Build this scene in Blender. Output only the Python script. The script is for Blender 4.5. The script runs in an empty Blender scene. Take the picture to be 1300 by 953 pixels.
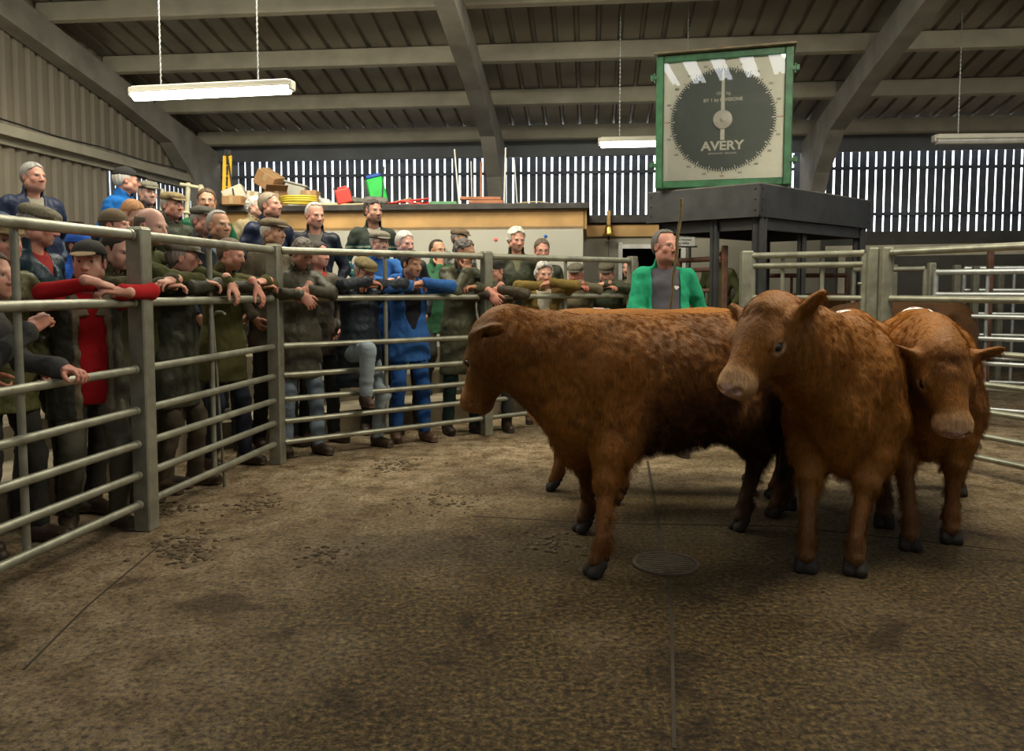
import bpy, math, random
import numpy as np
from mathutils import Vector, Matrix, noise as mnoise
SC = bpy.context.scene
COL = SC.collection
PI = math.pi
rad = math.radians
# ---------------------------------------------------------------- camera
F_PX, CX, CY, EYE, TILT = 1000.0, 650.0, 431.5, 1.45, math.atan(66.0/1000.0)
cam_d = bpy.data.cameras.new('camera'); cam = bpy.data.objects.new('camera', cam_d); COL.objects.link(cam)
cam.location = (0, 0, EYE); cam.rotation_euler = (PI/2-TILT, 0, 0)
cam_d.sensor_width = 36; cam_d.lens = 36*F_PX/1300; cam_d.shift_y = -45/1300; cam_d.clip_start = .05; cam_d.clip_end = 200
SC.camera = cam
SC.view_settings.view_transform = 'Standard'
try: SC.view_settings.look = 'None'
except Exception: pass
SC.view_settings.exposure = 0.0; SC.view_settings.gamma = 1
SC.view_settings.use_curve_mapping = False
# ---------------------------------------------------------------- sky and light
w = bpy.data.worlds.new('overcast_sky'); SC.world = w; w.use_nodes = True
bg = w.node_tree.nodes['Background']; bg.inputs[0].default_value = (.93, .96, 1, 1); bg.inputs[1].default_value = 5.0
def area(name, loc, sx, sy, power, color=(1,1,1), rot=(0,0,0)):
    l = bpy.data.lights.new(name, 'AREA'); l.shape = 'RECTANGLE'; l.size = sx; l.size_y = sy; l.energy = power; l.color = color
    o = bpy.data.objects.new(name, l); COL.objects.link(o); o.location = loc; o.rotation_euler = rot; return o
# stand-in lamps for the rooflights, then added fill lamps, all outside the picture
area('rooflight_lamp', (-1.4, 7.9, 4.75), 3.4, 1.3, 260, (1, .93, .74), (rad(6),0,0))
area('rooflight_lamp', (2.9, 4.7, 4.9), 2.0, 1.3, 235, (1, .90, .68), (0,rad(10),0))
area('rooflight_lamp', (-4.2, 6.2, 4.7), 1.6, 2.2, 90, (1, .93, .74), (0,0,0))
area('rooflight_lamp', (4.6, 7.6, 4.95), 3.0, 1.0, 75, (1, .96, .82), (0,0,0))
area('added_fill_lamp', (-5.2, -2.0, 5.3), 3, 2.0, 32, (1, .95, .82), (rad(72),0,rad(-32)))  # added frontal fill on crowd and cattle
area('added_fill_lamp', (-3.6, 5.2, 4.5), 4, 1.0, 55, (1, .94, .78), (rad(125),0,0))  # added uplight to brighten the roof underside
area('added_fill_lamp', (5.6, 5.0, 4.5), 3, 1.0, 40, (1, .94, .78), (rad(125),0,0))  # second added uplight for the roof, right side
# ---------------------------------------------------------------- pixel helpers (1300 x 953 frame)
_ct, _st = math.cos(TILT), math.sin(TILT)
def ray(px, py):
    a = (px-CX)/F_PX; b = (CY-py)/F_PX
    return Vector((a, _ct + b*_st, -_st + b*_ct))
def at(px, py, d):
    r = ray(px, py); return Vector((0,0,EYE)) + r*(d/r.y)
def ground(px, py, z=0.0):
    r = ray(px, py); return Vector((0,0,EYE)) + r*((z-EYE)/r.z)
def atx(px, d, z=1.0):            # world x of pixel column px at depth d, height z
    zc = d*_ct + (EYE-z)*_st
    return (px-CX)/F_PX*zc
# ---------------------------------------------------------------- object helpers
def link(name, me, mat=None, parent=None, label=None, cat=None, group=None, kind=None):
    o = bpy.data.objects.new(name, me); COL.objects.link(o)
    if mat is not None and me is not None and hasattr(me, 'materials'):
        me.materials.clear()
        for m in (mat if isinstance(mat, (list, tuple)) else [mat]): me.materials.append(m)
    if parent is not None: o.parent = parent
    return tag(o, label, cat, group, kind)
def tag(o, label=None, cat=None, group=None, kind=None):
    if label: o['label'] = label
    if cat: o['category'] = cat
    if group: o['group'] = group
    if kind: o['kind'] = kind
    return o
def empty(name, loc=(0,0,0), rz=0, label=None, cat=None, group=None):
    o = bpy.data.objects.new(name, None); COL.objects.link(o); o.location = loc; o.rotation_euler = (0,0,rz); o.empty_display_size = .1
    return tag(o, label, cat, group)
def copy_tree(o, parent=None):
    c = o.copy(); COL.objects.link(c)
    if parent is not None: c.parent = parent
    for ch in list(o.children): copy_tree(ch, c)
    return c
class MB:
    """collects plain solids, builds one mesh object"""
    def __init__(s): s.v = []; s.f = []; s.sm = []; s.mi = []; s.cur = 0
    def add(s, vs, fs, smooth=False):
        b = len(s.v); s.v += [tuple(v) for v in vs]; s.f += [tuple(b+i for i in f) for f in fs]; s.sm += [smooth]*len(fs); s.mi += [s.cur]*len(fs)
    def box(s, c, size, R=None, bev=0.0):
        hx, hy, hz = size[0]/2, size[1]/2, size[2]/2
        c = Vector(c)
        if bev <= 0:
            P = [(-hx,-hy,-hz),(hx,-hy,-hz),(hx,hy,-hz),(-hx,hy,-hz),(-hx,-hy,hz),(hx,-hy,hz),(hx,hy,hz),(-hx,hy,hz)]
            Fs = [(0,3,2,1),(4,5,6,7),(0,1,5,4),(1,2,6,5),(2,3,7,6),(3,0,4,7)]
        else:
            bb = min(bev, hx*.9, hy*.9, hz*.9); P = []; Fs = []; ids = {}
            for sx in (-1,1):
                for sy in (-1,1):
                    for sz in (-1,1):
                        for ax in range(3):
                            p = [sx*hx, sy*hy, sz*hz]
                            for k in range(3):
                                if k != ax: p[k] -= (sx,sy,sz)[k]*bb
                            ids[(sx,sy,sz,ax)] = len(P); P.append(tuple(p))
            for ax in range(3):
                o1, o2 = (ax+1)%3, (ax+2)%3
                for sg in (-1,1):
                    q = []
                    for a_, b_ in ((-1,-1),(1,-1),(1,1),(-1,1)):
                        t = [0,0,0]; t[ax] = sg; t[o1] = a_; t[o2] = b_; q.append(ids[(t[0],t[1],t[2],ax)])
                    Fs.append(tuple(q if sg > 0 else q[::-1]))
            for ax in range(3):
                o1, o2 = (ax+1)%3, (ax+2)%3
                for a_ in (-1,1):
                    for b_ in (-1,1):
                        q = []
                        for e in (-1,1):
                            t = [0,0,0]; t[ax] = e; t[o1] = a_; t[o2] = b_
                            q.append((ids[(t[0],t[1],t[2],o1)], ids[(t[0],t[1],t[2],o2)]))
                        f = (q[0][0], q[1][0], q[1][1], q[0][1])
                        Fs.append(f if a_*b_ > 0 else f[::-1])
            for sx in (-1,1):
                for sy in (-1,1):
                    for sz in (-1,1):
                        f = tuple(ids[(sx,sy,sz,k)] for k in range(3)); Fs.append(f if sx*sy*sz > 0 else f[::-1])
        if R is not None: P = [R @ Vector(p) for p in P]
        s.add([c+Vector(p) for p in P], Fs)
    def beam(s, a, b, wd, ht, up=(0,0,1), bev=0.0):
        a, b = Vector(a), Vector(b); d = (b-a); L = d.length; d.normalize(); x = d.cross(Vector(up)).normalized(); z = x.cross(d)
        R = Matrix((x, d, z)).transposed(); s.box((a+b)/2, (wd, L, ht), R, bev)
    def tube(s, a, b, r0, r1=None, n=14, caps=True):
        if r1 is None: r1 = r0
        s.path([a, b], [r0, r1], n, caps)
    def path(s, pts, r, n=12, caps=True, closed=False):
        pts = [Vector(p) for p in pts]
        if not isinstance(r, (list, tuple)): r = [r]*len(pts)
        rings = []; N = len(pts); prev = None
        for i, p in enumerate(pts):
            if closed: t = (pts[(i+1)%N]-pts[i-1]).normalized()
            else: t = (pts[min(i+1,N-1)]-pts[max(i-1,0)]).normalized()
            if prev is None:
                u = t.cross(Vector((0,0,1)));
                if u.length < .05: u = t.cross(Vector((1,0,0)))
                u.normalize()
            else: u = (prev - t*prev.dot(t)).normalized()
            prev = u; v = t.cross(u)
            rings.append([p+(u*math.cos(2*PI*k/n)+v*math.sin(2*PI*k/n))*r[i] for k in range(n)])
        V = [q for rg in rings for q in rg]; Fs = []
        for i in range(N if closed else N-1):
            for k in range(n):
                a0, a1 = i*n+k, i*n+(k+1)%n; b0, b1 = ((i+1)%N)*n+k, ((i+1)%N)*n+(k+1)%n
                Fs.append((a0, a1, b1, b0))
        s.add(V, Fs, True)
        if caps and not closed:
            s.add(rings[0], [tuple(range(n))[::-1]]); s.add(rings[-1], [tuple(range(n))])
    def lathe(s, prof, c=(0,0,0), axis=(0,0,1), n=20, smooth=True):
        c = Vector(c); ax = Vector(axis).normalized(); u = ax.cross(Vector((0,1,0)))
        if u.length < .05: u = ax.cross(Vector((1,0,0)))
        u.normalize(); v = ax.cross(u)
        V = []; Fs = []
        for r, h in prof:
            for k in range(n): V.append(c+ax*h+(u*math.cos(2*PI*k/n)+v*math.sin(2*PI*k/n))*r)
        for i in range(len(prof)-1):
            for k in range(n):
                Fs.append((i*n+k, i*n+(k+1)%n, (i+1)*n+(k+1)%n, (i+1)*n+k))
        s.add(V, Fs, smooth)
    def prism(s, poly, vec):
        """poly: list of 3D points, extruded along vec"""
        n = len(poly); vec = Vector(vec); P = [Vector(p) for p in poly]; Q = [p+vec for p in P]
        nrm = Vector((0,0,0))
        for i in range(n): nrm += P[i].cross(P[(i+1)%n])
        fl = nrm.dot(vec) > 0
        Fs = [tuple(range(n)), tuple(range(n,2*n))[::-1]]+[(i,n+i,n+(i+1)%n,(i+1)%n) for i in range(n)]
        if fl: Fs = [f[::-1] for f in Fs]
        s.add(P+Q, Fs)
    def build(s, name, mat, parent=None, **kw):
        me = bpy.data.meshes.new(name); me.from_pydata(s.v, [], s.f)
        me.polygons.foreach_set('use_smooth', s.sm); me.update()
        o = link(name, me, mat, parent, **kw)
        if max(s.mi, default=0): me.polygons.foreach_set('material_index', s.mi)
        return o
# ---------------------------------------------------------------- implicit surfaces
def ell(c, r, R=None):
    c = np.array(c, np.float32); r = np.array(r, np.float32)
    Rm = None if R is None else np.array(R, np.float32).reshape(3,3)
    def f(P):
        q = P-c
        if Rm is not None: q = q @ Rm          # columns of R are the local axes
        k0 = np.sqrt(((q/r)**2).sum(-1)); k1 = np.sqrt(((q/(r*r))**2).sum(-1))+1e-9
        return k0*(k0-1)/k1
    m = r.max() if Rm is not None else r
    f.lo = c-m; f.hi = c+m
    return f
def cap(a, b, ra, rb=None, flat=None):
    """tapered capsule; flat=(axis, factor) widens the section along axis by factor"""
    if rb is None: rb = ra
    a = np.array(a, np.float32); b = np.array(b, np.float32)
    fx = None
    if flat: fx = np.array(flat[0], np.float32); fx = fx/np.linalg.norm(fx); fk = flat[1]
    def f(P):
        pa = P-a; ba = b-a; L = float((ba*ba).sum())+1e-12
        t = np.clip((pa@ba)/L, 0, 1)
        q = pa-t[...,None]*ba
        if fx is not None:
            al = (q@fx)
            q = q-al[...,None]*fx*(1-1/fk)
        return np.sqrt((q*q).sum(-1))-(ra+(rb-ra)*t)
    m = max(ra, rb)*(max(1, flat[1]) if flat else 1)
    f.lo = np.minimum(a,b)-m; f.hi = np.maximum(a,b)+m
    return f
class Field:
    def __init__(s, lo, hi, res):
        s.lo = np.array(lo, np.float32); s.res = res
        s.n = np.maximum(4, np.ceil((np.array(hi)-s.lo)/res).astype(int)+1); s.D = np.full(tuple(s.n), .5, np.float32)
        s.ax = [s.lo[i]+res*np.arange(s.n[i], dtype=np.float32) for i in range(3)]
    def sub(s, lo, hi):
        i0 = np.clip(np.floor((lo-s.lo)/s.res).astype(int), 0, s.n); i1 = np.clip(np.ceil((hi-s.lo)/s.res).astype(int)+1, 0, s.n)
        if (i1 <= i0).any(): return None, None
        sl = tuple(slice(i0[k], i1[k]) for k in range(3))
        X = np.empty(tuple(i1-i0)+(3,), np.float32)
        X[...,0] = s.ax[0][sl[0]][:,None,None]; X[...,1] = s.ax[1][sl[1]][None,:,None]; X[...,2] = s.ax[2][sl[2]][None,None,:]
        return sl, X
    def u(s, f, k=.02):
        m = k+s.res*2.5+.01; sl, X = s.sub(f.lo-m, f.hi+m)
        if sl is None: return s
        d = f(X); a = s.D[sl]; h = np.clip(.5+.5*(d-a)/k, 0, 1); s.D[sl] = d*(1-h)+a*h-k*h*(1-h); return s
    def c(s, f, k=.01):            # carve
        m = k+s.res*2.5; sl, X = s.sub(f.lo-m, f.hi+m)
        if sl is None: return s
        d = -f(X); a = s.D[sl]; h = np.clip(.5-.5*(d-a)/k, 0, 1); s.D[sl] = d*(1-h)+a*h+k*h*(1-h); return s
    def i(s, fn):                  # hard intersection with fn(P)<0 over the whole grid
        sl, X = s.sub(s.lo, s.lo+s.res*(s.n+1)); s.D = np.maximum(s.D, fn(X)); return s
    def mesh(s):
        D = s.D; D[0]=D[-1]=.1; D[:,0]=.1; D[:,-1]=.1; D[:,:,0]=.1; D[:,:,-1]=.1
        S = D < 0; n = D.shape
        c8 = [S[i:n[0]-1+i, j:n[1]-1+j, k:n[2]-1+k] for i in (0,1) for j in (0,1) for k in (0,1)]
        anyv = c8[0].copy(); allv = c8[0].copy()
        for q in c8[1:]: anyv |= q; allv &= q
        act = anyv & ~allv; I = np.argwhere(act)
        vid = np.full(act.shape, -1, np.int32); vid[act] = np.arange(len(I))
        pos = np.zeros((len(I),3), np.float32); cnt = np.zeros(len(I), np.float32)
        cr = [(i,j,k) for i in (0,1) for j in (0,1) for k in (0,1)]
        for a in range(8):
            for b in range(a+1, 8):
                df = [cr[b][q]-cr[a][q] for q in range(3)]
                if sum(abs(x) for x in df) != 1: continue
                da = D[I[:,0]+cr[a][0], I[:,1]+cr[a][1], I[:,2]+cr[a][2]]; db = D[I[:,0]+cr[b][0], I[:,1]+cr[b][1], I[:,2]+cr[b][2]]
                m = (da < 0) != (db < 0); t = np.where(m, da/np.where(m, da-db, 1), 0)
                pos += m[:,None]*(np.array(cr[a], np.float32)+t[:,None]*np.array(df, np.float32)); cnt += m
        V = (I+pos/np.maximum(cnt,1)[:,None])*s.res+s.lo
        Q = []
        for ax in range(3):
            sl0 = [slice(None)]*3; sl1 = [slice(None)]*3; sl0[ax] = slice(0,-1); sl1[ax] = slice(1,None)
            A, B = S[tuple(sl0)], S[tuple(sl1)]; E = np.argwhere(A != B)
            if not len(E): continue
            o1, o2 = (ax+1)%3, (ax+2)%3
            E = E[(E[:,o1] > 0) & (E[:,o2] > 0) & (E[:,o1] < n[o1]-1) & (E[:,o2] < n[o2]-1)]
            ins = A[tuple(E.T)]
            def g(d1, d2):
                e = E.copy(); e[:,o1] += d1; e[:,o2] += d2; return vid[tuple(e.T)]
            q = np.stack([g(-1,-1), g(0,-1), g(0,0), g(-1,0)], 1); q[~ins] = q[~ins][:,::-1]; Q.append(q)
        Q = np.concatenate(Q); Q = Q[(Q >= 0).all(1)]
        return V.astype(np.float32), Q
def quads(name, V, Q, cols=None):
    me = bpy.data.meshes.new(name); me.vertices.add(len(V)); me.vertices.foreach_set('co', np.ascontiguousarray(V, np.float32).ravel())
    me.loops.add(len(Q)*4); me.loops.foreach_set('vertex_index', np.ascontiguousarray(Q, np.int32).ravel())
    me.polygons.add(len(Q)); me.polygons.foreach_set('loop_start', np.arange(0, len(Q)*4, 4, dtype=np.int32))
    me.polygons.foreach_set('use_smooth', np.ones(len(Q), bool)); me.update(calc_edges=True)
    if cols is not None:
        at_ = me.color_attributes.new('Col', 'FLOAT_COLOR', 'POINT')
        c4 = np.ones((len(V),4), np.float32); c4[:,:3] = cols; at_.data.foreach_set('color', c4.ravel())
    return me
def vnormals(V, Q):
    n = np.cross(V[Q[:,2]]-V[Q[:,0]], V[Q[:,3]]-V[Q[:,1]]); N = np.zeros_like(V)
    for k in range(4): np.add.at(N, Q[:,k], n)
    return N/(np.linalg.norm(N, axis=1, keepdims=True)+1e-12)
def relax(V, Q, it=1, w_=.5):
    for _ in range(it):
        A = np.zeros_like(V); C = np.zeros(len(V), np.float32)
        for k in range(4):
            for m in (1, 3):
                np.add.at(A, Q[:,k], V[Q[:,(k+m)%4]]); np.add.at(C, Q[:,k], 1)
        V = V*(1-w_)+w_*A/np.maximum(C,1)[:,None]
    return V
_rng = np.random.RandomState(7)
_K = _rng.normal(size=(24,3)).astype(np.float32); _PH = _rng.uniform(0, 6.28, 24).astype(np.float32)
_G = _rng.uniform(-1, 1, (32,32,32)).astype(np.float32)
def vnoise(P, sc):
    """smooth value noise on points, -1..1"""
    q = np.asarray(P)*sc+100.5; i = np.floor(q).astype(int); f = q-i; f = f*f*(3-2*f); r = 0
    for a in (0,1):
        for b in (0,1):
            for c in (0,1):
                r = r+_G[(i[:,0]+a)%32, (i[:,1]+b)%32, (i[:,2]+c)%32]*(f[:,0] if a else 1-f[:,0])*(f[:,1] if b else 1-f[:,1])*(f[:,2] if c else 1-f[:,2])
    return r
def smst(x, a, b):
    t = np.clip((x-a)/(b-a), 0, 1); return t*t*(3-2*t)
# ---------------------------------------------------------------- materials
def nm(name):
    m = bpy.data.materials.new(name); m.use_nodes = True; nt = m.node_tree; b = nt.nodes['Principled BSDF']; return m, nt, b
def N(nt, t, **kw):
    n = nt.nodes.new(t)
    for k, v in kw.items():
        if k in n.inputs: n.inputs[k].default_value = v
        else: setattr(n, k, v)
    return n
def ramp(nt, fac, stops):
    r = nt.nodes.new('ShaderNodeValToRGB'); el = r.color_ramp.elements
    while len(el) < len(stops): el.new(.5)
    for e, (p, c) in zip(el, stops): e.position = p; e.color = (c[0], c[1], c[2], 1)
    nt.links.new(fac, r.inputs[0]); return r.outputs[0]
_mc = {}
def mat(name, col, rough=.6, metal=0.0, var=.15, scale=8, bump=.0, bscale=60, detail=4, spec=.5, coat=0):
    key = (name,)
    if key in _mc: return _mc[key]
    m, nt, b = nm(name); tc = N(nt, 'ShaderNodeTexCoord'); n = N(nt, 'ShaderNodeTexNoise', Scale=scale, Detail=detail)
    nt.links.new(tc.outputs['Object'], n.inputs['Vector'])
    c = np.array(col)
    nt.links.new(ramp(nt, n.outputs[0], [(.3, c*(1-var)), (.7, np.minimum(1, c*(1+var)))]), b.inputs['Base Color'])
    b.inputs['Roughness'].default_value = rough; b.inputs['Metallic'].default_value = metal; b.inputs['Specular IOR Level'].default_value = spec
    if coat: b.inputs['Coat Weight'].default_value = coat
    if bump:
        n2 = N(nt, 'ShaderNodeTexNoise', Scale=bscale, Detail=3); nt.links.new(tc.outputs['Object'], n2.inputs['Vector'])
        bp = N(nt, 'ShaderNodeBump', Strength=bump, Distance=.01); nt.links.new(n2.outputs[0], bp.inputs['Height']); nt.links.new(bp.outputs[0], b.inputs['Normal'])
    _mc[key] = m; return m
def attr_mat(name, rough=.5, sss=0.0, bump=.0, bscale=80, stretch=(1,1,1), sheen=0.0, var=.0, spec=.4):
    if name in _mc: return _mc[name]
    m, nt, b = nm(name); a = N(nt, 'ShaderNodeVertexColor', layer_name='Col'); src = a.outputs[0]
    tc = N(nt, 'ShaderNodeTexCoord'); mp = N(nt, 'ShaderNodeMapping'); mp.inputs['Scale'].default_value = stretch; nt.links.new(tc.outputs['Object'], mp.inputs[0])
    n2 = N(nt, 'ShaderNodeTexNoise', Scale=bscale, Detail=4); nt.links.new(mp.outputs[0], n2.inputs['Vector'])
    if var:
        mx = N(nt, 'ShaderNodeMix', data_type='RGBA', blend_type='MULTIPLY'); mx.inputs[0].default_value = 1
        g = ramp(nt, n2.outputs[0], [(.3, (1-var,)*3), (.7, (1+var,)*3)])
        nt.links.new(src, mx.inputs[6]); nt.links.new(g, mx.inputs[7]); src = mx.outputs[2]
    nt.links.new(src, b.inputs['Base Color']); b.inputs['Roughness'].default_value = rough; b.inputs['Specular IOR Level'].default_value = spec
    if sss: b.inputs['Subsurface Weight'].default_value = sss; b.inputs['Subsurface Radius'].default_value = (1,.35,.2); b.inputs['Subsurface Scale'].default_value = .01
    if sheen: b.inputs['Sheen Weight'].default_value = sheen; b.inputs['Sheen Roughness'].default_value = .4; b.inputs['Sheen Tint'].default_value = (.9,.6,.35,1)
    if bump:
        bp = N(nt, 'ShaderNodeBump', Strength=bump, Distance=.01); nt.links.new(n2.outputs[0], bp.inputs['Height']); nt.links.new(bp.outputs[0], b.inputs['Normal'])
    _mc[name] = m; return m
# ---------------------------------------------------------------- the building: s to the right along the far wall, t away from the camera
AL = math.atan(.1); CA, SA = math.cos(AL), math.sin(AL)
def W(s, t, z=0.0): return Vector((s*CA+t*SA, -s*SA+t*CA, z))
def tos(p): return (p[0]*CA-p[1]*SA, p[0]*SA+p[1]*CA)
RB = Matrix.Rotation(-AL, 3, 'Z')
T_FAR, Z_EAVE, PITCH, T_RIDGE, T_BACK = 14.5, 4.22, .20, 2.0, -10.5
S_L, S_R = -7.25, 15.0
def zroof(t): return Z_EAVE+PITCH*(T_FAR-t) if t > T_RIDGE else Z_EAVE+PITCH*(T_FAR-T_RIDGE)-PITCH*(T_RIDGE-t)
# floor
def floor_mat():
    m, nt, b = nm('trodden_concrete'); L = nt.links; tc = N(nt, 'ShaderNodeTexCoord')
    n1 = N(nt, 'ShaderNodeTexNoise', Scale=.9, Detail=7, Roughness=.62); L.new(tc.outputs['Object'], n1.inputs['Vector'])
    n2 = N(nt, 'ShaderNodeTexNoise', Scale=7, Detail=8, Roughness=.7); L.new(tc.outputs['Object'], n2.inputs['Vector'])
    n3 = N(nt, 'ShaderNodeTexNoise', Scale=38, Detail=6, Roughness=.75); L.new(tc.outputs['Object'], n3.inputs['Vector'])
    v1 = N(nt, 'ShaderNodeTexVoronoi', Scale=16, Randomness=1.0); L.new(tc.outputs['Object'], v1.inputs['Vector'])
    base = ramp(nt, n2.outputs[0], [(.32, (.12,.085,.038)), (.45, (.35,.27,.165)), (.58, (.53,.425,.29)), (.8, (.62,.51,.37))])
    # dung-stained wet middle of the ring; paler surround has fence-side light painted in
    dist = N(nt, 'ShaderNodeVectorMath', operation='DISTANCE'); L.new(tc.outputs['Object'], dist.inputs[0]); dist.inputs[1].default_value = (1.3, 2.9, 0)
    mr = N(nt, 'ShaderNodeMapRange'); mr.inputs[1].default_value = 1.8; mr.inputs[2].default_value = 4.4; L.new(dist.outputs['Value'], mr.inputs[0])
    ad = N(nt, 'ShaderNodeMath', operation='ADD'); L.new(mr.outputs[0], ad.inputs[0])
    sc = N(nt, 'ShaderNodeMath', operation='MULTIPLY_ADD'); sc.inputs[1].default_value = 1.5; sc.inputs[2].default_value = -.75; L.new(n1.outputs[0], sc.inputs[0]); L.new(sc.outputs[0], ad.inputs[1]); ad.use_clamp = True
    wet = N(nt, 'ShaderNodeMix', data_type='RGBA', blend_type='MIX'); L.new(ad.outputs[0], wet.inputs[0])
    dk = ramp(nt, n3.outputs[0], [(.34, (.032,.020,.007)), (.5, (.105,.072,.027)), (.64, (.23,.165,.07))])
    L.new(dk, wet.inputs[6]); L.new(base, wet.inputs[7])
    # scattered straw and dung crumbs
    cr = N(nt, 'ShaderNodeMix', data_type='RGBA', blend_type='MULTIPLY'); cr.inputs[0].default_value = .85; L.new(wet.outputs[2], cr.inputs[6])
    L.new(ramp(nt, n3.outputs[0], [(.38, (.16,.13,.10)), (.47, (.85,.82,.78)), (.60, (1.15,1.1,1.0)), (.68, (1.7,1.55,1.2))]), cr.inputs[7])
    n4 = N(nt, 'ShaderNodeTexNoise', Scale=2.6, Detail=6, Roughness=.6, Distortion=.6); L.new(tc.outputs['Object'], n4.inputs['Vector'])
    st = N(nt, 'ShaderNodeMix', data_type='RGBA', blend_type='MULTIPLY'); st.inputs[0].default_value = 1; L.new(cr.outputs[2], st.inputs[6])
    L.new(ramp(nt, n4.outputs[0], [(.33, (.42,.36,.30)), (.42, (.85,.8,.74)), (.6, (1,1,1))]), st.inputs[7])
    L.new(st.outputs[2], b.inputs['Base Color'])
    # scored grip grooves
    mp = N(nt, 'ShaderNodeMapping'); mp.inputs['Rotation'].default_value = (0,0,rad(8)); L.new(tc.outputs['Object'], mp.inputs[0])
    wv = N(nt, 'ShaderNodeTexWave', Scale=7, Distortion=9, Detail=3); wv.bands_direction = 'Y'; wv.inputs['Detail Scale'].default_value = 2; L.new(mp.outputs[0], wv.inputs['Vector'])
    h = N(nt, 'ShaderNodeMath', operation='MULTIPLY_ADD'); h.inputs[1].default_value = .06; L.new(wv.outputs[1], h.inputs[0]); L.new(n3.outputs[0], h.inputs[2])
    h2 = N(nt, 'ShaderNodeMath', operation='ADD'); L.new(h.outputs[0], h2.inputs[0]); L.new(n2.outputs[0], h2.inputs[1])
    bp = N(nt, 'ShaderNodeBump', Strength=1.0, Distance=.035); L.new(h2.outputs[0], bp.inputs['Height']); L.new(bp.outputs[0], b.inputs['Normal'])
    rr = N(nt, 'ShaderNodeMapRange'); rr.inputs[3].default_value = .48; rr.inputs[4].default_value = .85; L.new(ad.outputs[0], rr.inputs[0]); L.new(rr.outputs[0], b.inputs['Roughness'])
    b.inputs['Specular IOR Level'].default_value = .35
    return m
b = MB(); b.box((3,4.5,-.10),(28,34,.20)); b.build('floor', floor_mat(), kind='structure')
CONC = mat('step_concrete', (.26,.22,.15), rough=.85, var=.35, scale=5, bump=.4, bscale=60, detail=8)
PURL = mat('purlin_concrete', (.46,.43,.33), rough=.8, var=.15, scale=3, bump=.2, bscale=50)
FRAME = mat('frame_concrete', (.34,.32,.27), rough=.8, var=.22, scale=2.5, bump=.25, bscale=40, detail=8)
SHEET = mat('roof_sheet', (.34,.31,.26), rough=.38, metal=.45, var=.2, scale=1.2, bump=.1)
CLAD = mat('wall_cladding', (.27,.235,.175), rough=.6, var=.14, scale=.8, bump=.1)
GALV = mat('galvanised_steel', (.30,.30,.235), rough=.42, metal=.55, var=.25, scale=9, bump=.15, bscale=30, detail=8)
GALV2 = mat('bright_galvanised_steel', (.50,.53,.52), rough=.35, metal=.7, var=.2, scale=9)
DARKST = mat('black_painted_steel', (.028,.029,.030), rough=.5, var=.35, scale=5, bump=.15, bscale=20, detail=8)
# roof sheets with ribs running up the slope
def roof(t0, t1, name):
    b = MB(); s = S_L-.3; prof = []
    while s < S_R+.3:
        prof += [(s,0),(s+.215,0),(s+.235,.05),(s+.275,.05)]; s += .295
    z0, z1 = zroof(t0), zroof(t1); n = len(prof); V = []
    for dz in (0, .02):
        for (tt, zz) in ((t0,z0),(t1,z1)):
            for (s_, h) in prof: V.append(W(s_, tt, zz+h+dz))
    Fq = []
    for i in range(n-1):
        Fq.append((i, i+1, n+i+1, n+i)); Fq.append((2*n+i, 3*n+i, 3*n+i+1, 2*n+i+1)); Fq.append((i,2*n+i,2*n+i+1,i+1)); Fq.append((n+i,n+i+1,3*n+i+1,3*n+i))
    b.add(V, Fq); return b.build(name, SHEET, kind='structure')
roof(T_FAR+.25, T_RIDGE, 'ceiling'); roof(T_RIDGE, .95, 'ceiling_ridge'); roof(-.75, T_BACK-.3, 'ceiling_behind')
b = MB(); s = S_L-.3
while s < S_R:
    if s < -5.5 or s > 7: w_ = .6
    else: w_ = .30
    b.beam(W(s+w_/2,.97,zroof(.97)+.03), W(s+w_/2,-.77,zroof(-.77)+.03), w_, .03); s += .6
b.build('ceiling_strips', SHEET, kind='structure')
FR = [-7.1+5.43*i for i in range(5)]
for k, s in enumerate(FR):
    b = MB()
    for sg in (1,):
        pl = []
        T1, T0 = T_FAR-.05, T_RIDGE
        zt = lambda t: zroof(t)-.27
        prof = [(T1,0),(T1,zt(T1)),(T0,zt(T0)),(T0,zt(T0)-.45),(T1-3.2,zt(T1-3.2)-.36),(T1-1.7,zt(T1-1.7)-.42),(T1-.95,zt(T1)-.62),(T1-.62,zt(T1)-1.05),(T1-.5,zt(T1)-1.9),(T1-.45,0)]
        b.prism([W(s-.12,t,z) for t,z in prof], W(s+.12,0,0)-W(s-.12,0,0))
        T1 = T_BACK+.05; prof = [(T1,0),(T1,zt(T1)),(T0,zt(T0)),(T0,zt(T0)-.45),(T1+3.2,zt(T1+3.2)-.36),(T1+1.0,zt(T1)-.62),(T1+.5,zt(T1)-1.9),(T1+.45,0)]
        b.prism([W(s-.12,t,z) for t,z in prof], W(s+.12,0,0)-W(s-.12,0,0))
    b.build('portal_frame', FRAME, kind='structure')
for i in range(4):
    for t in (14.05,12.65,11.25,9.85,8.45,7.05,5.65,4.25,2.7,1.0,-1.5,-4,-6.5,-9):
        b = MB(); z = zroof(t)-.135; sl = PITCH if t > T_RIDGE else -PITCH
        a_, c_ = W(FR[i]-.1, t, z), W(FR[i+1]+.1, t, z); b.beam(a_, c_, .11, .25, up=(SA*sl, CA*sl, 1), bev=.012)
        b.build('purlin', PURL, kind='structure')
b = MB(); b.beam(W(-7.1,11.25,zroof(11.25)-.5), W(-7.1,11.2,zroof(11.2)-.52), .1,.1)
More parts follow.
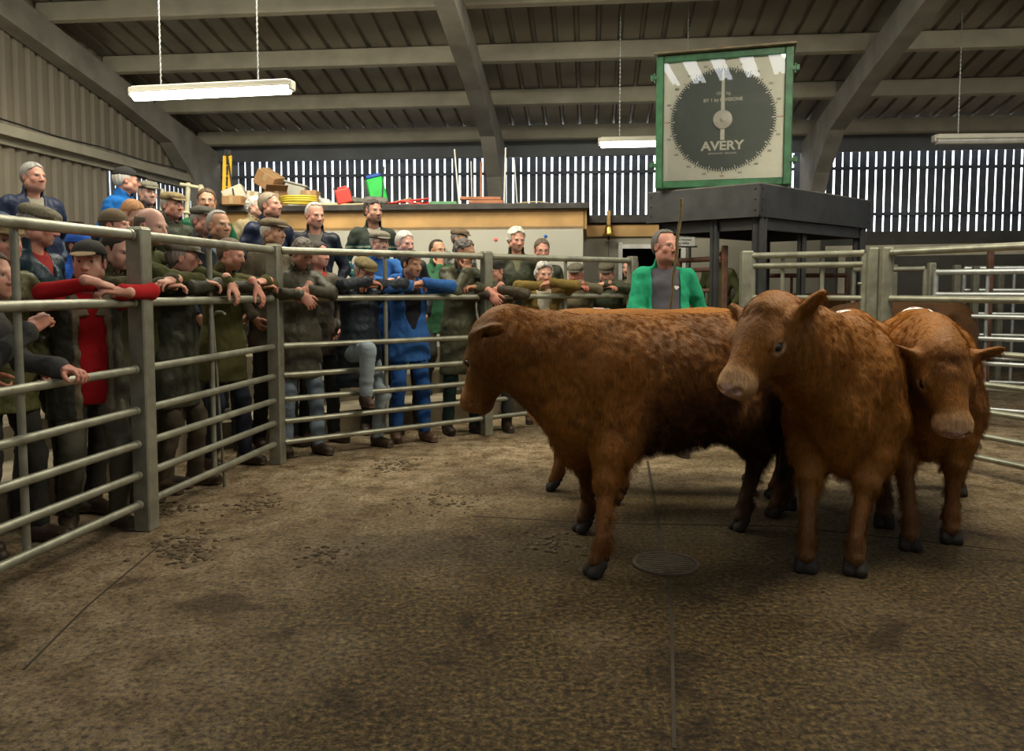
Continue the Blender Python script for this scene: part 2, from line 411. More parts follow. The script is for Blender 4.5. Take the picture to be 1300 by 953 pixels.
# far wall: blockwork, spaced boards, eaves beam
BLOCK = mat('painted_blockwork', (.11,.11,.095), rough=.8, var=.18, scale=3, bump=.2, bscale=30)
b = MB(); b.beam(W(S_L,T_FAR+.1,1.22), W(S_R,T_FAR+.1,1.22), .2, 2.44); b.build('wall_far', BLOCK, kind='structure')
b = MB(); b.beam(W(S_L-.1,T_FAR+.12,3.4), W(-6.72,T_FAR+.12,3.4), .06, 1.9); b.build('wall_far_corner', mat('corner_sheet', (.22,.24,.26), rough=.6), kind='structure')
EAVE = mat('grey_eaves_beam', (.20,.215,.235), rough=.6, var=.15, scale=2)
for i in range(4):
    b = MB(); b.beam(W(FR[i]+.02,T_FAR-.10,4.0), W(FR[i+1]-.02,T_FAR-.10,4.0), .10, .38, bev=.01)
    for k in range(9):
        p = W(FR[i]+.5+k*.55, T_FAR-.16, 3.86); b.tube(p, p-W(0,.02,0), .016, n=8)
    b.build('eaves_beam', EAVE, kind='structure')
def board_mat():
    m, nt, b = nm('weathered_boards'); tc = N(nt,'ShaderNodeTexCoord'); n = N(nt,'ShaderNodeTexNoise',Scale=3,Detail=6); nt.links.new(tc.outputs['Object'], n.inputs['Vector'])
    nt.links.new(ramp(nt, n.outputs[0], [(.3,(.085,.10,.13)),(.7,(.17,.19,.22))]), b.inputs['Base Color']); b.inputs['Roughness'].default_value = .85; return m
BOARD = board_mat()
rr = random.Random(5)
def slats(s0, s1, t, z0, z1, pitch=.143, wd=.108, back=False):
    b = MB(); s = s0
    while s < s1:
        j = rr.uniform(-.006,.006); w_ = wd+rr.uniform(-.006,.008); b.box(W(s+j, t, (z0+z1)/2), (w_, .022, z1-z0), RB); s += pitch
    return b
for i in range(4):
    slats(FR[i]+.16, FR[i+1]-.1, T_FAR+.14, 2.42, 3.9).build('wall_boarding', BOARD, kind='structure')
for z in (3.55, 2.75):
    b = MB(); b.beam(W(S_L,T_FAR+.06,z), W(S_R,T_FAR+.06,z), .05, .05); b.build('trim_1', BOARD, kind='structure')
# left wall: ribbed cladding with sheeting rail; open boarding near the far corner
def clad(t0, t1, z0, ztop):
    b = MB(); prof = []; t = t0
    while t < t1-.01:
        prof += [(t,0),(t+.10,0),(t+.13,.045),(t+.19,.045)]; t += .22
    prof = [(min(p,t1),h) for p,h in prof]; n = len(prof); V = []
    for dz in (0,.01):
        for k in (0,1):
            for (tt,h) in prof: V.append(W(S_L-h-dz, tt, z0 if k == 0 else ztop(tt)))
    Fq = []
    for i in range(n-1): Fq += [(i,i+1,n+i+1,n+i),(2*n+i,3*n+i,3*n+i+1,2*n+i+1),(i,2*n+i,2*n+i+1,i+1),(n+i,n+i+1,3*n+i+1,3*n+i)]
    b.add(V, Fq); return b
clad(T_BACK, 11.3, 0, lambda t: zroof(t)+.04).build('wall_left', CLAD, kind='structure')
clad(11.3, T_FAR+.2, 3.22, lambda t: zroof(t)+.04).build('wall_left_top', CLAD, kind='structure')
b = MB(); b.beam(W(S_L-.05,11.3,1.1), W(S_L-.05,T_FAR+.2,1.1), .15, 2.2); b.build('wall_left_base', BLOCK, kind='structure')
b = MB(); t = 11.35
while t < T_FAR: b.box(W(S_L-.03, t, 2.7), (.02,.10,1.05), RB); t += .143
b.build('wall_left_boarding', BOARD, kind='structure')
b = MB(); b.beam(W(S_L+.12,-9,3.30), W(S_L+.12,T_FAR-.3,3.42), .20, .05); b.beam(W(S_L+.04,-9,3.22), W(S_L+.04,T_FAR-.3,3.34), .04, .20); b.beam(W(S_L+.2,-9,3.25), W(S_L+.2,T_FAR-.3,3.37), .04, .10); b.build('trim_2', PURL, kind='structure')
b = MB(); b.path([W(S_L+.2, t_, 3.44+.004*(t_-4)+.012*math.sin(t_*3)) for t_ in [4+.35*i for i in range(28)]], .012, 8); tag(b.build('electric_cable', mat('black_cable', (.03,.03,.03), rough=.5)), 'black electric cable running along the top of the sheeting rail on the left wall', 'cable')
# right and back walls (boarding above blockwork, lets daylight in behind the camera)
b = MB(); b.beam(W(S_R,T_BACK,1.22), W(S_R,T_FAR,1.22), .2, 2.44); b.build('wall_right', BLOCK, kind='structure')
b = MB(); t = T_BACK
while t < T_FAR: b.box(W(S_R+.05, t, 4.5), (.022,.115,4.3), RB); t += .135
b.build('wall_right_boarding', BOARD, kind='structure')
b = MB(); b.beam(W(S_L,T_BACK-.1,1.1), W(S_R,T_BACK-.1,1.1), .2, 2.2); b.build('wall_back', BLOCK, kind='structure')
b = MB(); b.beam(W(S_L,T_BACK-.1,2.75), W(S_R,T_BACK-.1,2.75), .1, 1.1); b.build('wall_back_top', BOARD, kind='structure'); b = slats(S_L, S_R, T_BACK-.1, 3.3, 4.2, pitch=.42, wd=.24); b.build('wall_back_boarding', BOARD, kind='structure')
b = MB(); b.beam(W(S_L,T_BACK-.02,4.3), W(S_R,T_BACK-.02,4.3), .1, .3); b.build('trim_3', EAVE, kind='structure')
# ---------------------------------------------------------------- ring fence
FH = [1.757,1.365,.973,.73,.53,.345,.17]
P2 = ground(187,672); P3 = ground(353,588); P4 = ground(618,552)
uA = (P3-P2).normalized(); P1 = P2-uA*1.95
uB = (P4-P3).normalized()
def on_line(P, u, px, z=1.0):
    lo, hi = -6.0, 12.0                       # find parameter where the line crosses pixel column px
    f = lambda k: (lambda q: (q.x/((q.y)*_ct+(EYE-z)*_st))*F_PX+CX-px)(P+u*k)
    for _ in range(60):
        m = (lo+hi)/2
        if (f(m) > 0) == (f(hi) > 0): hi = m
        else: lo = m
    return P+u*lo
P5 = on_line(P4, uB, 802)
P6 = P5+uB*1.2
def post(p, label, h=1.80, w_=.095, m=None, rz=0, name='fence_post'):
    b = MB(); b.box((0,0,h/2),(w_,w_,h), bev=.008); b.box((0,0,h),(w_*.9,w_*.9,.012), bev=.004)
    o = b.build(name, m or GALV, label=label, cat='post'); o.location = (p[0],p[1],0); o.rotation_euler = (0,0,rz); return o
def panel(a, c, label, stays=(), hs=FH, rads=None, m=None, name='rail_panel', cat='fence panel', gap=.06, group=None, ends=False, rad_=.024):
    a, c = Vector((a[0],a[1],0)), Vector((c[0],c[1],0)); u = (c-a).normalized(); a = a+u*gap; c = c-u*gap; mid = (a+c)/2
    e = empty(name, mid, 0, label, cat, group)
    for i, h in enumerate(hs):
        b = MB(); r = .030 if i == 0 else (.027 if i == 1 else rad_); z = Vector((0,0,h)); b.tube(a-mid+z, c-mid+z, r, n=16)
        for q in (a+u*.02, c-u*.02): b.tube(q-mid+z-u*.012, q-mid+z+u*.012, r*1.12, n=14)
        b.build('rail', m or GALV, e)
    for k in stays:
        p = k-mid; b = MB(); nrm = Vector((-u.y,u.x,0))
        b.tube(p+nrm*.032+Vector((0,0,hs[-1]-.02)), p+nrm*.032+Vector((0,0,hs[0])), .019, n=12); b.build('stay', m or GALV, e)
    if ends:
        for q in (a,c): b = MB(); b.tube(q-mid+Vector((0,0,hs[-1]-.05)), q-mid+Vector((0,0,hs[0])), .028, n=14); b.build('end_tube', m or GALV, e)
    return e
aA = math.atan2(uA.y,uA.x); aB = math.atan2(uB.y,uB.x)
panel(P1, P2, 'galvanised fence panel at the left edge in front of the man with red sleeves', [on_line(P2,uA,33)])
panel(P2, P3, 'galvanised seven-rail fence panel between the thick left post and the corner post', [on_line(P2,uA,274)])
panel(P3, P4, 'galvanised seven-rail fence panel in front of the man in blue overalls', [on_line(P3,uB,492)])
panel(P4, P5, 'galvanised seven-rail fence panel behind the big bullock\'s head and neck', [on_line(P4,uB,720)])
post(P1, 'galvanised square fence post just outside the left edge of the ring view', rz=aA)
post(P2, 'thick galvanised square fence post right of the man with red sleeves', w_=.105, rz=aA)
post(P3, 'galvanised square corner post where the two runs of ring fence meet', w_=.105, rz=aA)
post(P4, 'galvanised square fence post beside the big bullock\'s head', rz=aB)
post(P5, 'galvanised fence post left of the stockman in the green coat', rz=aB)
# terraces behind the fence
nA = Vector((-uA.y,uA.x,0)); nB = Vector((-uB.y,uB.x,0))
if nA.x > 0: nA = -nA
if nB.y < 0: nB = -nB
OFF = [.85,1.45,2.05,2.65]; STEP = .24
def corner(o):                                # intersection of the two offset lines
    a = P3+nA*o; c = P3+nB*o; den = uA.x*uB.y-uA.y*uB.x; k = ((c.x-a.x)*uB.y-(c.y-a.y)*uB.x)/den; return a+uA*k
def floorz(p):
    p = Vector((p[0],p[1],0)); dA = (p-P3).dot(nA); dB = (p-P3).dot(nB); dd = max(dA, dB); z = 0
    for i, o in enumerate(OFF):
        if dd > o: z = STEP*(i+1)
    return z
for i, o in enumerate(OFF):
    b = MB(); o2 = (OFF+[6.0])[i+1]
    a0 = P3+nA*o-uA*5.6; a1 = corner(o); a2 = P3+nB*o+uB*5.2; b0 = P3+nA*o2-uA*5.6; b1 = corner(o2); b2 = P3+nB*o2+uB*5.2
    for quad in ([a0,a1,b1,b0],[a1,a2,b2,b1]):
        b.prism([Vector((q.x,q.y,0.001)) for q in quad], (0,0,STEP*(i+1)))
    b.build('terrace_step', CONC, kind='structure')
# low blockwork ledge in front of the left wall
b = MB(); b.beam(W(-6.95,5,1.05), W(-6.95,11.2,1.05), .35, 2.1, bev=.01); b.build('ledge_wall', BLOCK, kind='structure')

# expansion joints in the ring floor and trodden dung
JM = mat('joint_filler', (.030,.021,.010), rough=.9, var=.3)
for i, (pts, w_) in enumerate(((((822,585),(832,640),(841,700)),.020),(((850,735),(853,800),(856,950)),.014),(((30,850),(110,770),(205,690)),.010),(((600,655),(760,664),(1000,668),(1290,700)),.012),(((800,578),(835,571),(900,560)),.03))):
    b = MB()
    for a_, c_ in zip(pts[:-1], pts[1:]): b.beam(ground(*a_)+Vector((0,0,.0005)), ground(*c_)+Vector((0,0,.0005)), w_, .003)
    b.build('trim_%d' % (6+i), JM, kind='structure')
V_, Q_, nb_ = [], [], 0
rq = random.Random(11)
for (px,py,n_,sp) in ((236,690,10,.13),(330,640,6,.12),(215,648,6,.10),(505,592,7,.16),(415,705,5,.10),(560,640,6,.2),(700,690,5,.12),(240,705,5,.08)):
    c_ = ground(px,py); F = Field((c_.x-.4,c_.y-.4,-.02),(c_.x+.4,c_.y+.4,.05),.006)
    for _ in range(n_*10): F.u(ell((c_.x+rq.gauss(0,sp*.75),c_.y+rq.gauss(0,sp*.9),0),(rq.uniform(.006,.022),rq.uniform(.006,.022),rq.uniform(.006,.011))),.006)
    F.i(lambda P: -.004-P[...,2]); v, q = F.mesh(); v = v+vnormals(v,q)*(.002*vnoise(v,60))[:,None]; V_.append(v); Q_.append(q+nb_); nb_ += len(v)
link('trodden_dung', quads('dung', np.concatenate(V_), np.concatenate(Q_)), mat('dung', (.085,.060,.030), rough=.95, var=.4, scale=30, bump=.6, bscale=90), label='dark dung trodden onto the ring floor near the fence and around the cattle', cat='dung', kind='stuff')
# ---------------------------------------------------------------- office block with flat roof
WHITE = mat('cream_render', (.43,.42,.36), rough=.75, var=.08, scale=2, bump=.1)
TIMB = mat('pine_fascia', (.50,.30,.115), rough=.6, var=.22, scale=3, detail=8)
FELT = mat('roof_felt', (.055,.052,.048), rough=.8, var=.35, scale=8)
s0, s1, t0, t1 = -4.75, -.10, 9.66, 13.6
zR = 2.47
b = MB(); b.beam(W(s0,t0+.06,1.10), W(s1,t0+.06,1.10), .12, 2.2); b.beam(W(s1-.06,t0+.1,1.10), W(s1-.06,11.7,1.10), .12, 2.2); b.beam(W(s0+.06,t0+.1,1.10), W(s0+.06,t1,1.10), .12, 2.2); b.build('wall_office', WHITE, kind='structure')
b = MB(); b.beam(W(s0-.03,t0+.02,2.285), W(s1+.03,t0+.02,2.285), .04, .24); b.beam(W(s1+.02,t0,2.285), W(s1+.02,11.7,2.285), .04, .24); b.build('trim_4', TIMB, kind='structure')
b = MB(); b.box(W((s0+s1)/2,(t0+t1)/2-.02,zR-.03), (s1-s0+.16, t1-t0+.1, .075), RB, bev=.01); b.build('roof_office', FELT, kind='structure')
s2 = 3.2; tb = 11.62
BL2 = mat('grey_render', (.33,.31,.25), rough=.8, var=.1, scale=2)
b = MB()
b.beam(W(s1,tb+.06,1.1), W(.42,tb+.06,1.1), .12, 2.2); b.beam(W(.42,tb+.06,2.14), W(1.32,tb+.06,2.14), .12, .12); b.beam(W(1.32,tb+.06,1.1), W(s2,tb+.06,1.1), .12, 2.2); b.build('wall_doorway', BL2, kind='structure')
b = MB(); b.beam(W(s1+.04,tb-.02,2.28), W(s2,tb-.02,2.28), .04, .17); b.build('trim_5', TIMB, kind='structure')
b = MB(); b.box(W((s1+s2)/2+.05,tb+.9,zR-.03),(s2-s1,2.0,.11),RB,bev=.01); b.build('roof_doorway', FELT, kind='structure')
b = MB()
for a_, c_ in (((.42,2.08),(.42,0)),((1.32,2.08),(1.32,0))): b.beam(W(a_[0],tb-.02,a_[1]+.03), W(a_[0],tb-.02,0), .06, .06, up=(0,1,0))
b.beam(W(.42,tb-.02,2.05), W(1.32,tb-.02,2.05), .06, .06); b.build('door_1', mat('white_gloss', (.72,.72,.68), rough=.4), kind='structure')
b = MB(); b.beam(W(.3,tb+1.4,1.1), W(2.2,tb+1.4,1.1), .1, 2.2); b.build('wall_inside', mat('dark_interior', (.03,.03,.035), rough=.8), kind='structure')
# small coloured buttons on the office wall
for (px,py,c_,nm_) in ((627,303,(.75,.12,.10),'red'),(692,299,(.02,.12,.45),'blue')):
    p = at(px,py,9.55); s_, t_ = tos(p); b = MB(); p = W(s_, t0, p.z); b.lathe([(0,0),(.022,0),(.022,.004),(.015,.008),(0,.009)], p+W(0,.0,0)-Vector((0,0,0)), W(0,-1,0), 16)
    tag(b.build('wall_sticker', mat('sticker_'+nm_, c_, rough=.4)), 'small round %s sticker on the cream office wall' % nm_, 'sticker')
# bell on its bracket
p = at(773,289,11.35); s_, t_ = tos(p); e = empty('hand_bell', W(s_,tb-.16,p.z-.12), -AL, 'brass bell hanging from a wooden bracket on the timber fascia left of the doorway', 'bell')
BR = mat('brass', (.62,.42,.12), rough=.3, metal=.9)
b = MB(); b.lathe([(.0,.17),(.02,.168),(.045,.15),(.055,.11),(.065,.05),(.095,.0),(.088,.0),(.058,.05),(.045,.11),(.0,.14)], (0,0,0), n=24); b.build('bell_cup', BR, e)
b = MB(); b.box((0,.06,.27),(.055,.10,.20),bev=.006); b.box((0,.0,.24),(.04,.05,.16),bev=.004); b.build('bracket', TIMB, e)
b = MB(); b.tube((0,0,.10),(0,0,-.03),.008); b.lathe([(0,-.055),(.02,-.045),(.022,-.03),(.0,-.01)],(0,0,0)); b.tube((0,0,-.05),(.0,0,-.30),.005,n=6); b.build('clapper', DARKST, e)
# ---------------------------------------------------------------- hanging strip lights
def strip(a, c, on, label, drops=(.18,.8)):
    a, c = Vector(a), Vector(c); mid = (a+c)/2; d = c-a; L = d.length; rz = math.atan2(d.y,d.x)
    e = empty('strip_light', mid, rz, label, 'light')
    hm = mat('lamp_housing', (.62,.60,.50), rough=.5, var=.08)
    b = MB(); b.box((0,0,.055),(L,.12,.055),bev=.012); b.box((0,0,.028),(L+.03,.14,.014),bev=.004); b.box((-L/2-.012,0,.03),(.03,.11,.09),bev=.01); b.box((L/2+.012,0,.03),(.03,.11,.09),bev=.01); b.build('housing', hm, e)
    m = bpy.data.materials.get('tube_lit' if on else 'tube_unlit')
    if m is None:
        if on:
            m, nt, bs = nm('tube_lit'); bs.inputs['Emission Color'].default_value = (1,.97,.80,1); bs.inputs['Emission Strength'].default_value = 14; bs.inputs['Base Color'].default_value = (.9,.9,.85,1)
        else: m = mat('tube_unlit', (.6,.6,.56), rough=.3)
    b = MB()
    prof = [(-.055,.02),(-.05,-.012),(-.032,-.038),(0,-.048),(.032,-.038),(.05,-.012),(.055,.02)]
    b.prism([Vector((-L/2+.01,y,z)) for y,z in prof], (L-.02,0,0)); b.build('diffuser', m, e)
    for k in drops:
        x = (k-.5)*L; p = W(*tos((mid.x+x*math.cos(rz), mid.y+x*math.sin(rz)))); ztop = zroof(tos(p)[1])-.02-mid.z
        b = MB(); z = .08
        b.tube((x,0,z),(x,0,ztop),.0045,n=6)
        k_ = 0
        while z < ztop-.03 and k_ < 90:
            pts = [(x+(.008*math.cos(t) if k_%2 else 0), (0 if k_%2 else .008*math.cos(t)), z+.014+.017*math.sin(t)) for t in [2*PI*i/8 for i in range(8)]]; b.path(pts,.002,4,closed=True); z += .026; k_ += 1
        b.build('chain', GALV2, e)
    return e
pa = at(170,122,7.55); pc = at(369,112,7.28); pc.z = pa.z
strip(pa, pc, True, 'lit strip light hanging on two chains above the crowd at the upper left')
z2 = 3.30
pa = at(762,186,10.3); pc = Vector((pa.x+1.36,pa.y-.15,z2)); pa.z = z2
strip(pa, pc, True, 'lit strip light partly hidden behind the weighing dial')
pa = at(1187,184,10.2); pc = Vector((pa.x+1.55,pa.y-.1,z2+.02)); pa.z = z2+.02
strip(pa, pc, False, 'unlit strip light hanging at the far right')
# ---------------------------------------------------------------- steel platform
PC = at(965,233,8.3); PL = at(822,247,9.17); PR = at(1105,256,10.0); zt = 2.55; hb = .34
PC, PL, PR = [Vector((p.x,p.y,0)) for p in (PC,PL,PR)]; PQ = PL+PR-PC; cen = (PC+PQ)/2
e = empty('steel_platform', cen, 0, 'raised black steel platform on legs behind the gate, carrying the weighing dial', 'platform')
b = MB(); b.prism([q-cen+Vector((0,0,zt-.012)) for q in (PC,PR,PQ,PL)], (0,0,.012)); b.build('deck', mat('deck_steel', (.16,.15,.13), rough=.55, var=.3), e)
for (a_,c_) in ((PL,PC),(PC,PR),(PR,PQ),(PQ,PL)):
    b = MB(); u = (c_-a_).normalized(); nn = Vector((u.y,-u.x,0)); b.beam(a_-cen+Vector((0,0,zt-hb/2-.012)), c_-cen+Vector((0,0,zt-hb/2-.012)), .012, hb, bev=.002)
    b.beam(a_-cen+Vector((0,0,zt-hb)), c_-cen+Vector((0,0,zt-hb)), .03, .03)
    L = (c_-a_).length
    for k in (.05,.10,L-.10,L-.05):
        for z in (.06,.17,.28):
            p = a_+u*k+nn*.006-cen+Vector((0,0,zt-z)); 
            if k in (.05,L-.05): b.tube(p, p+nn*.012, .009, n=8)
    b.build('side_plate', DARKST, e)
dC = (PQ-PC).normalized()
legs = [(PC+dC*.12,.15),(PL+(PR-PL).normalized()*.15+Vector((.05,0,0)),.10),(PR+(PL-PR).normalized()*.15,.15),(PQ-dC*.15,.12),(PC.lerp(PL,.38)+dC*.1,.10),(PC.lerp(PR,.35)+dC*.25,.10)]
for p, w_ in legs:
    b = MB(); p = Vector((p.x,p.y,0))-cen; b.box(p+Vector((0,0,(zt-.03)/2)),(w_,w_*.25,zt-.03),bev=.003); b.box(p+Vector((0,0,(zt-.03)/2)),(w_*.3,w_,zt-.03),bev=.003); b.box(p+Vector((0,0,.01)),(w_*1.6,w_*1.6,.02)); b.build('leg', DARKST, e)
for (i,j) in ((0,1),(0,2),(1,3),(2,3)):
    b = MB(); a_, c_ = legs[i][0], legs[j][0]; b.beam(Vector((a_.x,a_.y,zt-.42))-cen, Vector((c_.x,c_.y,zt-.42))-cen, .06, .12); b.build('cross_beam', DARKST, e)
# ---------------------------------------------------------------- weighing dial
A0 = at(832,237,9.02); A1 = at(1004,229,8.62); A0 = Vector((A0.x,A0.y,0)); A1 = Vector((A1.x,A1.y,0)); ud = (A1-A0).normalized(); nd_ = Vector((ud.y,-ud.x,0))  # towards camera
Lw = (A1-A0).length; Hh = 1.47; zb = zt+.012; mid = (A0+A1)/2
e = empty('weighing_dial', (mid.x,mid.y,zb), math.atan2(ud.y,ud.x), 'large square green weighing dial with a round dark grey face on the steel platform', 'dial')
GR = mat('dial_green_paint', (.030,.115,.048), rough=.42, var=.35, scale=9, bump=.15, bscale=25, detail=8)
PAN = mat('dial_cream_panel', (.86,.86,.72), rough=.5, var=.04); GREY = mat('dial_grey_face', (.105,.130,.112), rough=.5, var=.06); DCR = mat('dial_cream_ink', (.72,.72,.60), rough=.5, var=0)
h = Lw/2; dp = .30; fw_ = .085
b = MB(); b.box((0,dp/2,Hh/2),(Lw-.02,dp,Hh-.02),bev=.01); b.build('casing', GR, e)
b = MB()
b.box((-h+fw_/2,-.02,Hh/2),(fw_,.05,Hh),bev=.012); b.box((h-fw_/2,-.02,Hh/2),(fw_,.05,Hh),bev=.012); b.box((0,-.02,fw_/2),(Lw-2*fw_,.048,fw_),bev=.012); b.box((0,-.02,Hh-fw_/2),(Lw-2*fw_,.048,fw_),bev=.012)
b.build('front_frame', GR, e)
b = MB(); b.box((0,dp/2-.05,Hh+.012),(Lw+.05,dp+.12,.022),bev=.004); b.build('top_cover', mat('rusty_cover', (.16,.13,.08), rough=.6, var=.4), e)
b = MB(); b.path([(.03*math.cos(t)-.03*0, 0, Hh+.04+.022*math.sin(t)) for t in [PI*i/8 for i in range(9)]], .006, 8); b.build('lifting_eye', mat('rust_iron', (.28,.10,.05), rough=.7), e)
for (sx,z) in ((-1,Hh*.84),(-1,Hh*.18),(1,Hh*.84),(1,Hh*.18)):
    b = MB(); b.box((sx*(h+.01),-.03,z),(.10,.035,.045),bev=.005); b.box((sx*(h+.045),-.03,z),(.035,.05,.06),bev=.006); b.tube((sx*(h+.02),-.03,z-.05),(sx*(h+.02),-.03,z+.05),.010); b.build('clasp', GR, e)
b = MB(); b.box((0,-.004,Hh/2),(Lw-2*fw_,.008,Hh-2*fw_)); panel_o = b.build('dial_panel', PAN, e)
cz = Hh*.5-.0; Rr = .56
def disc(r, y, m, name, par, n=72, th=.004, c=(0,0)):
    b = MB(); b.lathe([(0,0),(r,0),(r,th),(0,th)], (c[0],y,cz+c[1]), (0,-1,0), n, smooth=False); return b.build(name, m, par)
disc(Rr, -.009, GREY, 'dial_face', e)
b = MB(); INK = mat('dial_black_ink', (.03,.03,.03), rough=.5, var=0)
for k in range(120):
    a_ = 2*PI*k/120; big = k%10 == 0; mid_ = k%5 == 0; r0 = Rr-(.024 if not mid_ else .045); r1 = Rr+.022
    m3 = Vector((math.sin(a_),0,math.cos(a_))); b.cur = 0; b.beam(Vector((0,-.0145,cz))+m3*(r0), Vector((0,-.0145,cz))+m3*Rr, .010 if not big else .014, .002, up=(0,1,0))
b.build('tick_marks_inner', DCR, e); b = MB()
for k in range(120):
    a_ = 2*PI*k/120; big = k%10 == 0; m3 = Vector((math.sin(a_),0,math.cos(a_))); b.beam(Vector((0,-.010,cz))+m3*Rr, Vector((0,-.010,cz))+m3*(Rr+(.014 if k%5 else .026)), .0035 if k%5 else .008, .002, up=(0,1,0))
b.build('tick_marks_outer', INK, e)
def text(s_, size, loc, m, name, par, rot=(PI/2,0,0), ext=.0015, align='CENTER', sx=1.0, label=None, bold=0.0):
    cu = bpy.data.curves.new(name, 'FONT'); cu.body = s_; cu.size = size; cu.extrude = ext; cu.align_x = align; cu.align_y = 'CENTER'; cu.resolution_u = 3; cu.offset = bold
    o = bpy.data.objects.new(name, cu); COL.objects.link(o); bpy.context.view_layer.update()
    me = bpy.data.meshes.new_from_object(o.evaluated_get(bpy.context.evaluated_depsgraph_get())); bpy.data.objects.remove(o); bpy.data.curves.remove(cu)
    q = link(name, me, m, par, label=label); q.location = loc; q.rotation_euler = rot; q.scale = (sx,1,1); return q
RED = mat('dial_red_ink', (.5,.10,.05), rough=.5, var=0)
for k in range(20):
    a_ = 2*PI*k/20; n_ = k*50; r = Rr+.052; 
    text(str(n_), .030, (r*math.sin(a_), -.011, cz+r*math.cos(a_)), RED if k%5 == 0 else INK, 'dial_number', e, rot=(PI/2,0,0) )
text('AVERY', .135, (0,-.0155,cz-.285), DCR, 'maker_lettering', e, bold=.004, sx=1.12)
text('BIRMINGHAM   ENGLAND', .026, (0,-.0155,cz-.365), DCR, 'town_lettering', e)
text('1000 kg', .05, (0,-.0155,cz+.285), DCR, 'capacity_lettering', e)
text('BY 1 kg DIVISIONS', .052, (0,-.0155,cz+.215), DCR, 'division_lettering', e, bold=.001)
b = MB(); b.prism([Vector((x,-.017,cz+z)) for x,z in ((-.022,.0),(-.014,.50),(0,.575),(.014,.50),(.022,0),(.022,-.22),(-.022,-.22))], (0,-.004,0)); b.build('pointer', DCR, e)
b = MB(); b.lathe([(0,0),(.105,0),(.105,.005),(.095,.009),(0,.010)], (0,-.022,cz), (0,-1,0), 40); b.lathe([(0,0),(.03,0),(.028,.005),(0,.006)], (0,-.0315,cz), (0,-1,0), 24); b.build('hub', mat('hub_cream', (.60,.58,.50), rough=.4), e)
gm, nt, bs = nm('dial_glass'); bs.inputs['Base Color'].default_value = (1,1,1,1); bs.inputs['Roughness'].default_value = .02; bs.inputs['IOR'].default_value = 1.5
tr = N(nt,'ShaderNodeBsdfTransparent'); gl = N(nt,'ShaderNodeBsdfGlossy'); gl.inputs['Roughness'].default_value = .008; fr = N(nt,'ShaderNodeFresnel'); fr.inputs['IOR'].default_value = 1.55; mx = N(nt,'ShaderNodeMixShader')
nt.links.new(fr.outputs[0], mx.inputs[0]); nt.links.new(tr.outputs[0], mx.inputs[1]); nt.links.new(gl.outputs[0], mx.inputs[2]); nt.links.new(mx.outputs[0], nt.nodes['Material Output'].inputs[0])
b = MB(); b.box((0,-.071,Hh/2),(Lw-2*fw_+.0,.004,Hh-2*fw_+.0)); g_ = b.build('glass', gm, e); g_.location = (0,.03,0)
# ---------------------------------------------------------------- gate and pens on the right
G0 = Vector((atx(946,7.62),7.62,0)); G1 = Vector((atx(1104,6.98),6.98,0)); G2 = Vector((atx(1122,6.9),6.9,0)); uG = Vector((3.76-G2.x,5.72-G2.y,0)).normalized(); G3 = G2+uG*2.4
post(G0, 'galvanised gate post beside the black platform leg', w_=.11, h=1.80, name='gate_post')
post(G1, 'left one of the two galvanised posts standing together behind the front bullock', w_=.085, name='gate_post')
post(G2, 'right one of the two galvanised posts standing together behind the front bullock', w_=.095, name='gate_post')
GH = [1.757,1.36,.95,.71,.50,.31,.14]
g_ = panel(G0, G1, 'galvanised ring gate between the platform leg and the pair of posts', [G0.lerp(G1,.30), G0.lerp(G1,.62)], hs=[1.757,1.66,1.36,.95,.71,.50,.31,.14], name='ring_gate', cat='gate', ends=True)
b = MB(); b.box((0,0,0),(.05,.03,.10),bev=.004); b.tube((-.06,0,-.03),(.07,0,-.03),.010); o = b.build('latch', GALV, g_, label='steel slam latch'); p = (G1-Vector(g_.location)).lerp(Vector((0,0,0)),.10); o.location = (p.x,p.y,1.52)
panel(G2, G3, 'galvanised seven-rail fence panel at the right edge beyond the last bullock', [G2+uG*2.0], hs=GH)
post(G3, 'galvanised fence post outside the right edge', name='fence_post')
# receding pens behind
def W3(px, d): return Vector((atx(px,d),d,0))
pens = [ (W3(1178,8.6),W3(1330,7.9),'far pen panel of bright rails behind the right fence, nearest of the pens', GALV2, [1.62,1.38,1.15,.92,.66,.40,.18]),
         (W3(1215,10.2),W3(1360,9.7),'second pen panel of bright rails standing further back at the right', GALV2, [1.70,1.42,1.12,.85,.55,.25]),
         (W3(1075,9.3),W3(1180,8.7),'pen panel of dull rails behind the pair of gate posts', GALV, [1.66,1.2,.85,.5,.2])]
for a_, c_, lb, m_, hs in pens: panel(a_, c_, lb, [a_.lerp(c_,.5)], hs=hs, m=m_, name='pen_hurdle', ends=True, cat='pen panel')
for px, d, lb in ((1132,9.4,'slim pale pen post left of the right-hand pens'),(1180,8.7,'thick pen post behind the second-from-right bullock'),(1212,9.5,'grey pen post rising behind the right bullock\'s back'),(1236,10.0,'thin pen post behind the far right rails'),(1268,11.0,'far pen post near the right edge')):
    post(W3(px,d), lb, h=1.72, w_=.075, m=GALV, name='pen_post')
RUST = mat('rusty_steel', (.11,.05,.032), rough=.75, var=.4, scale=10)
post(W3(1254,9.0), 'rust-red painted pen post behind the right rails', h=1.95, w_=.06, m=RUST, name='pen_post')
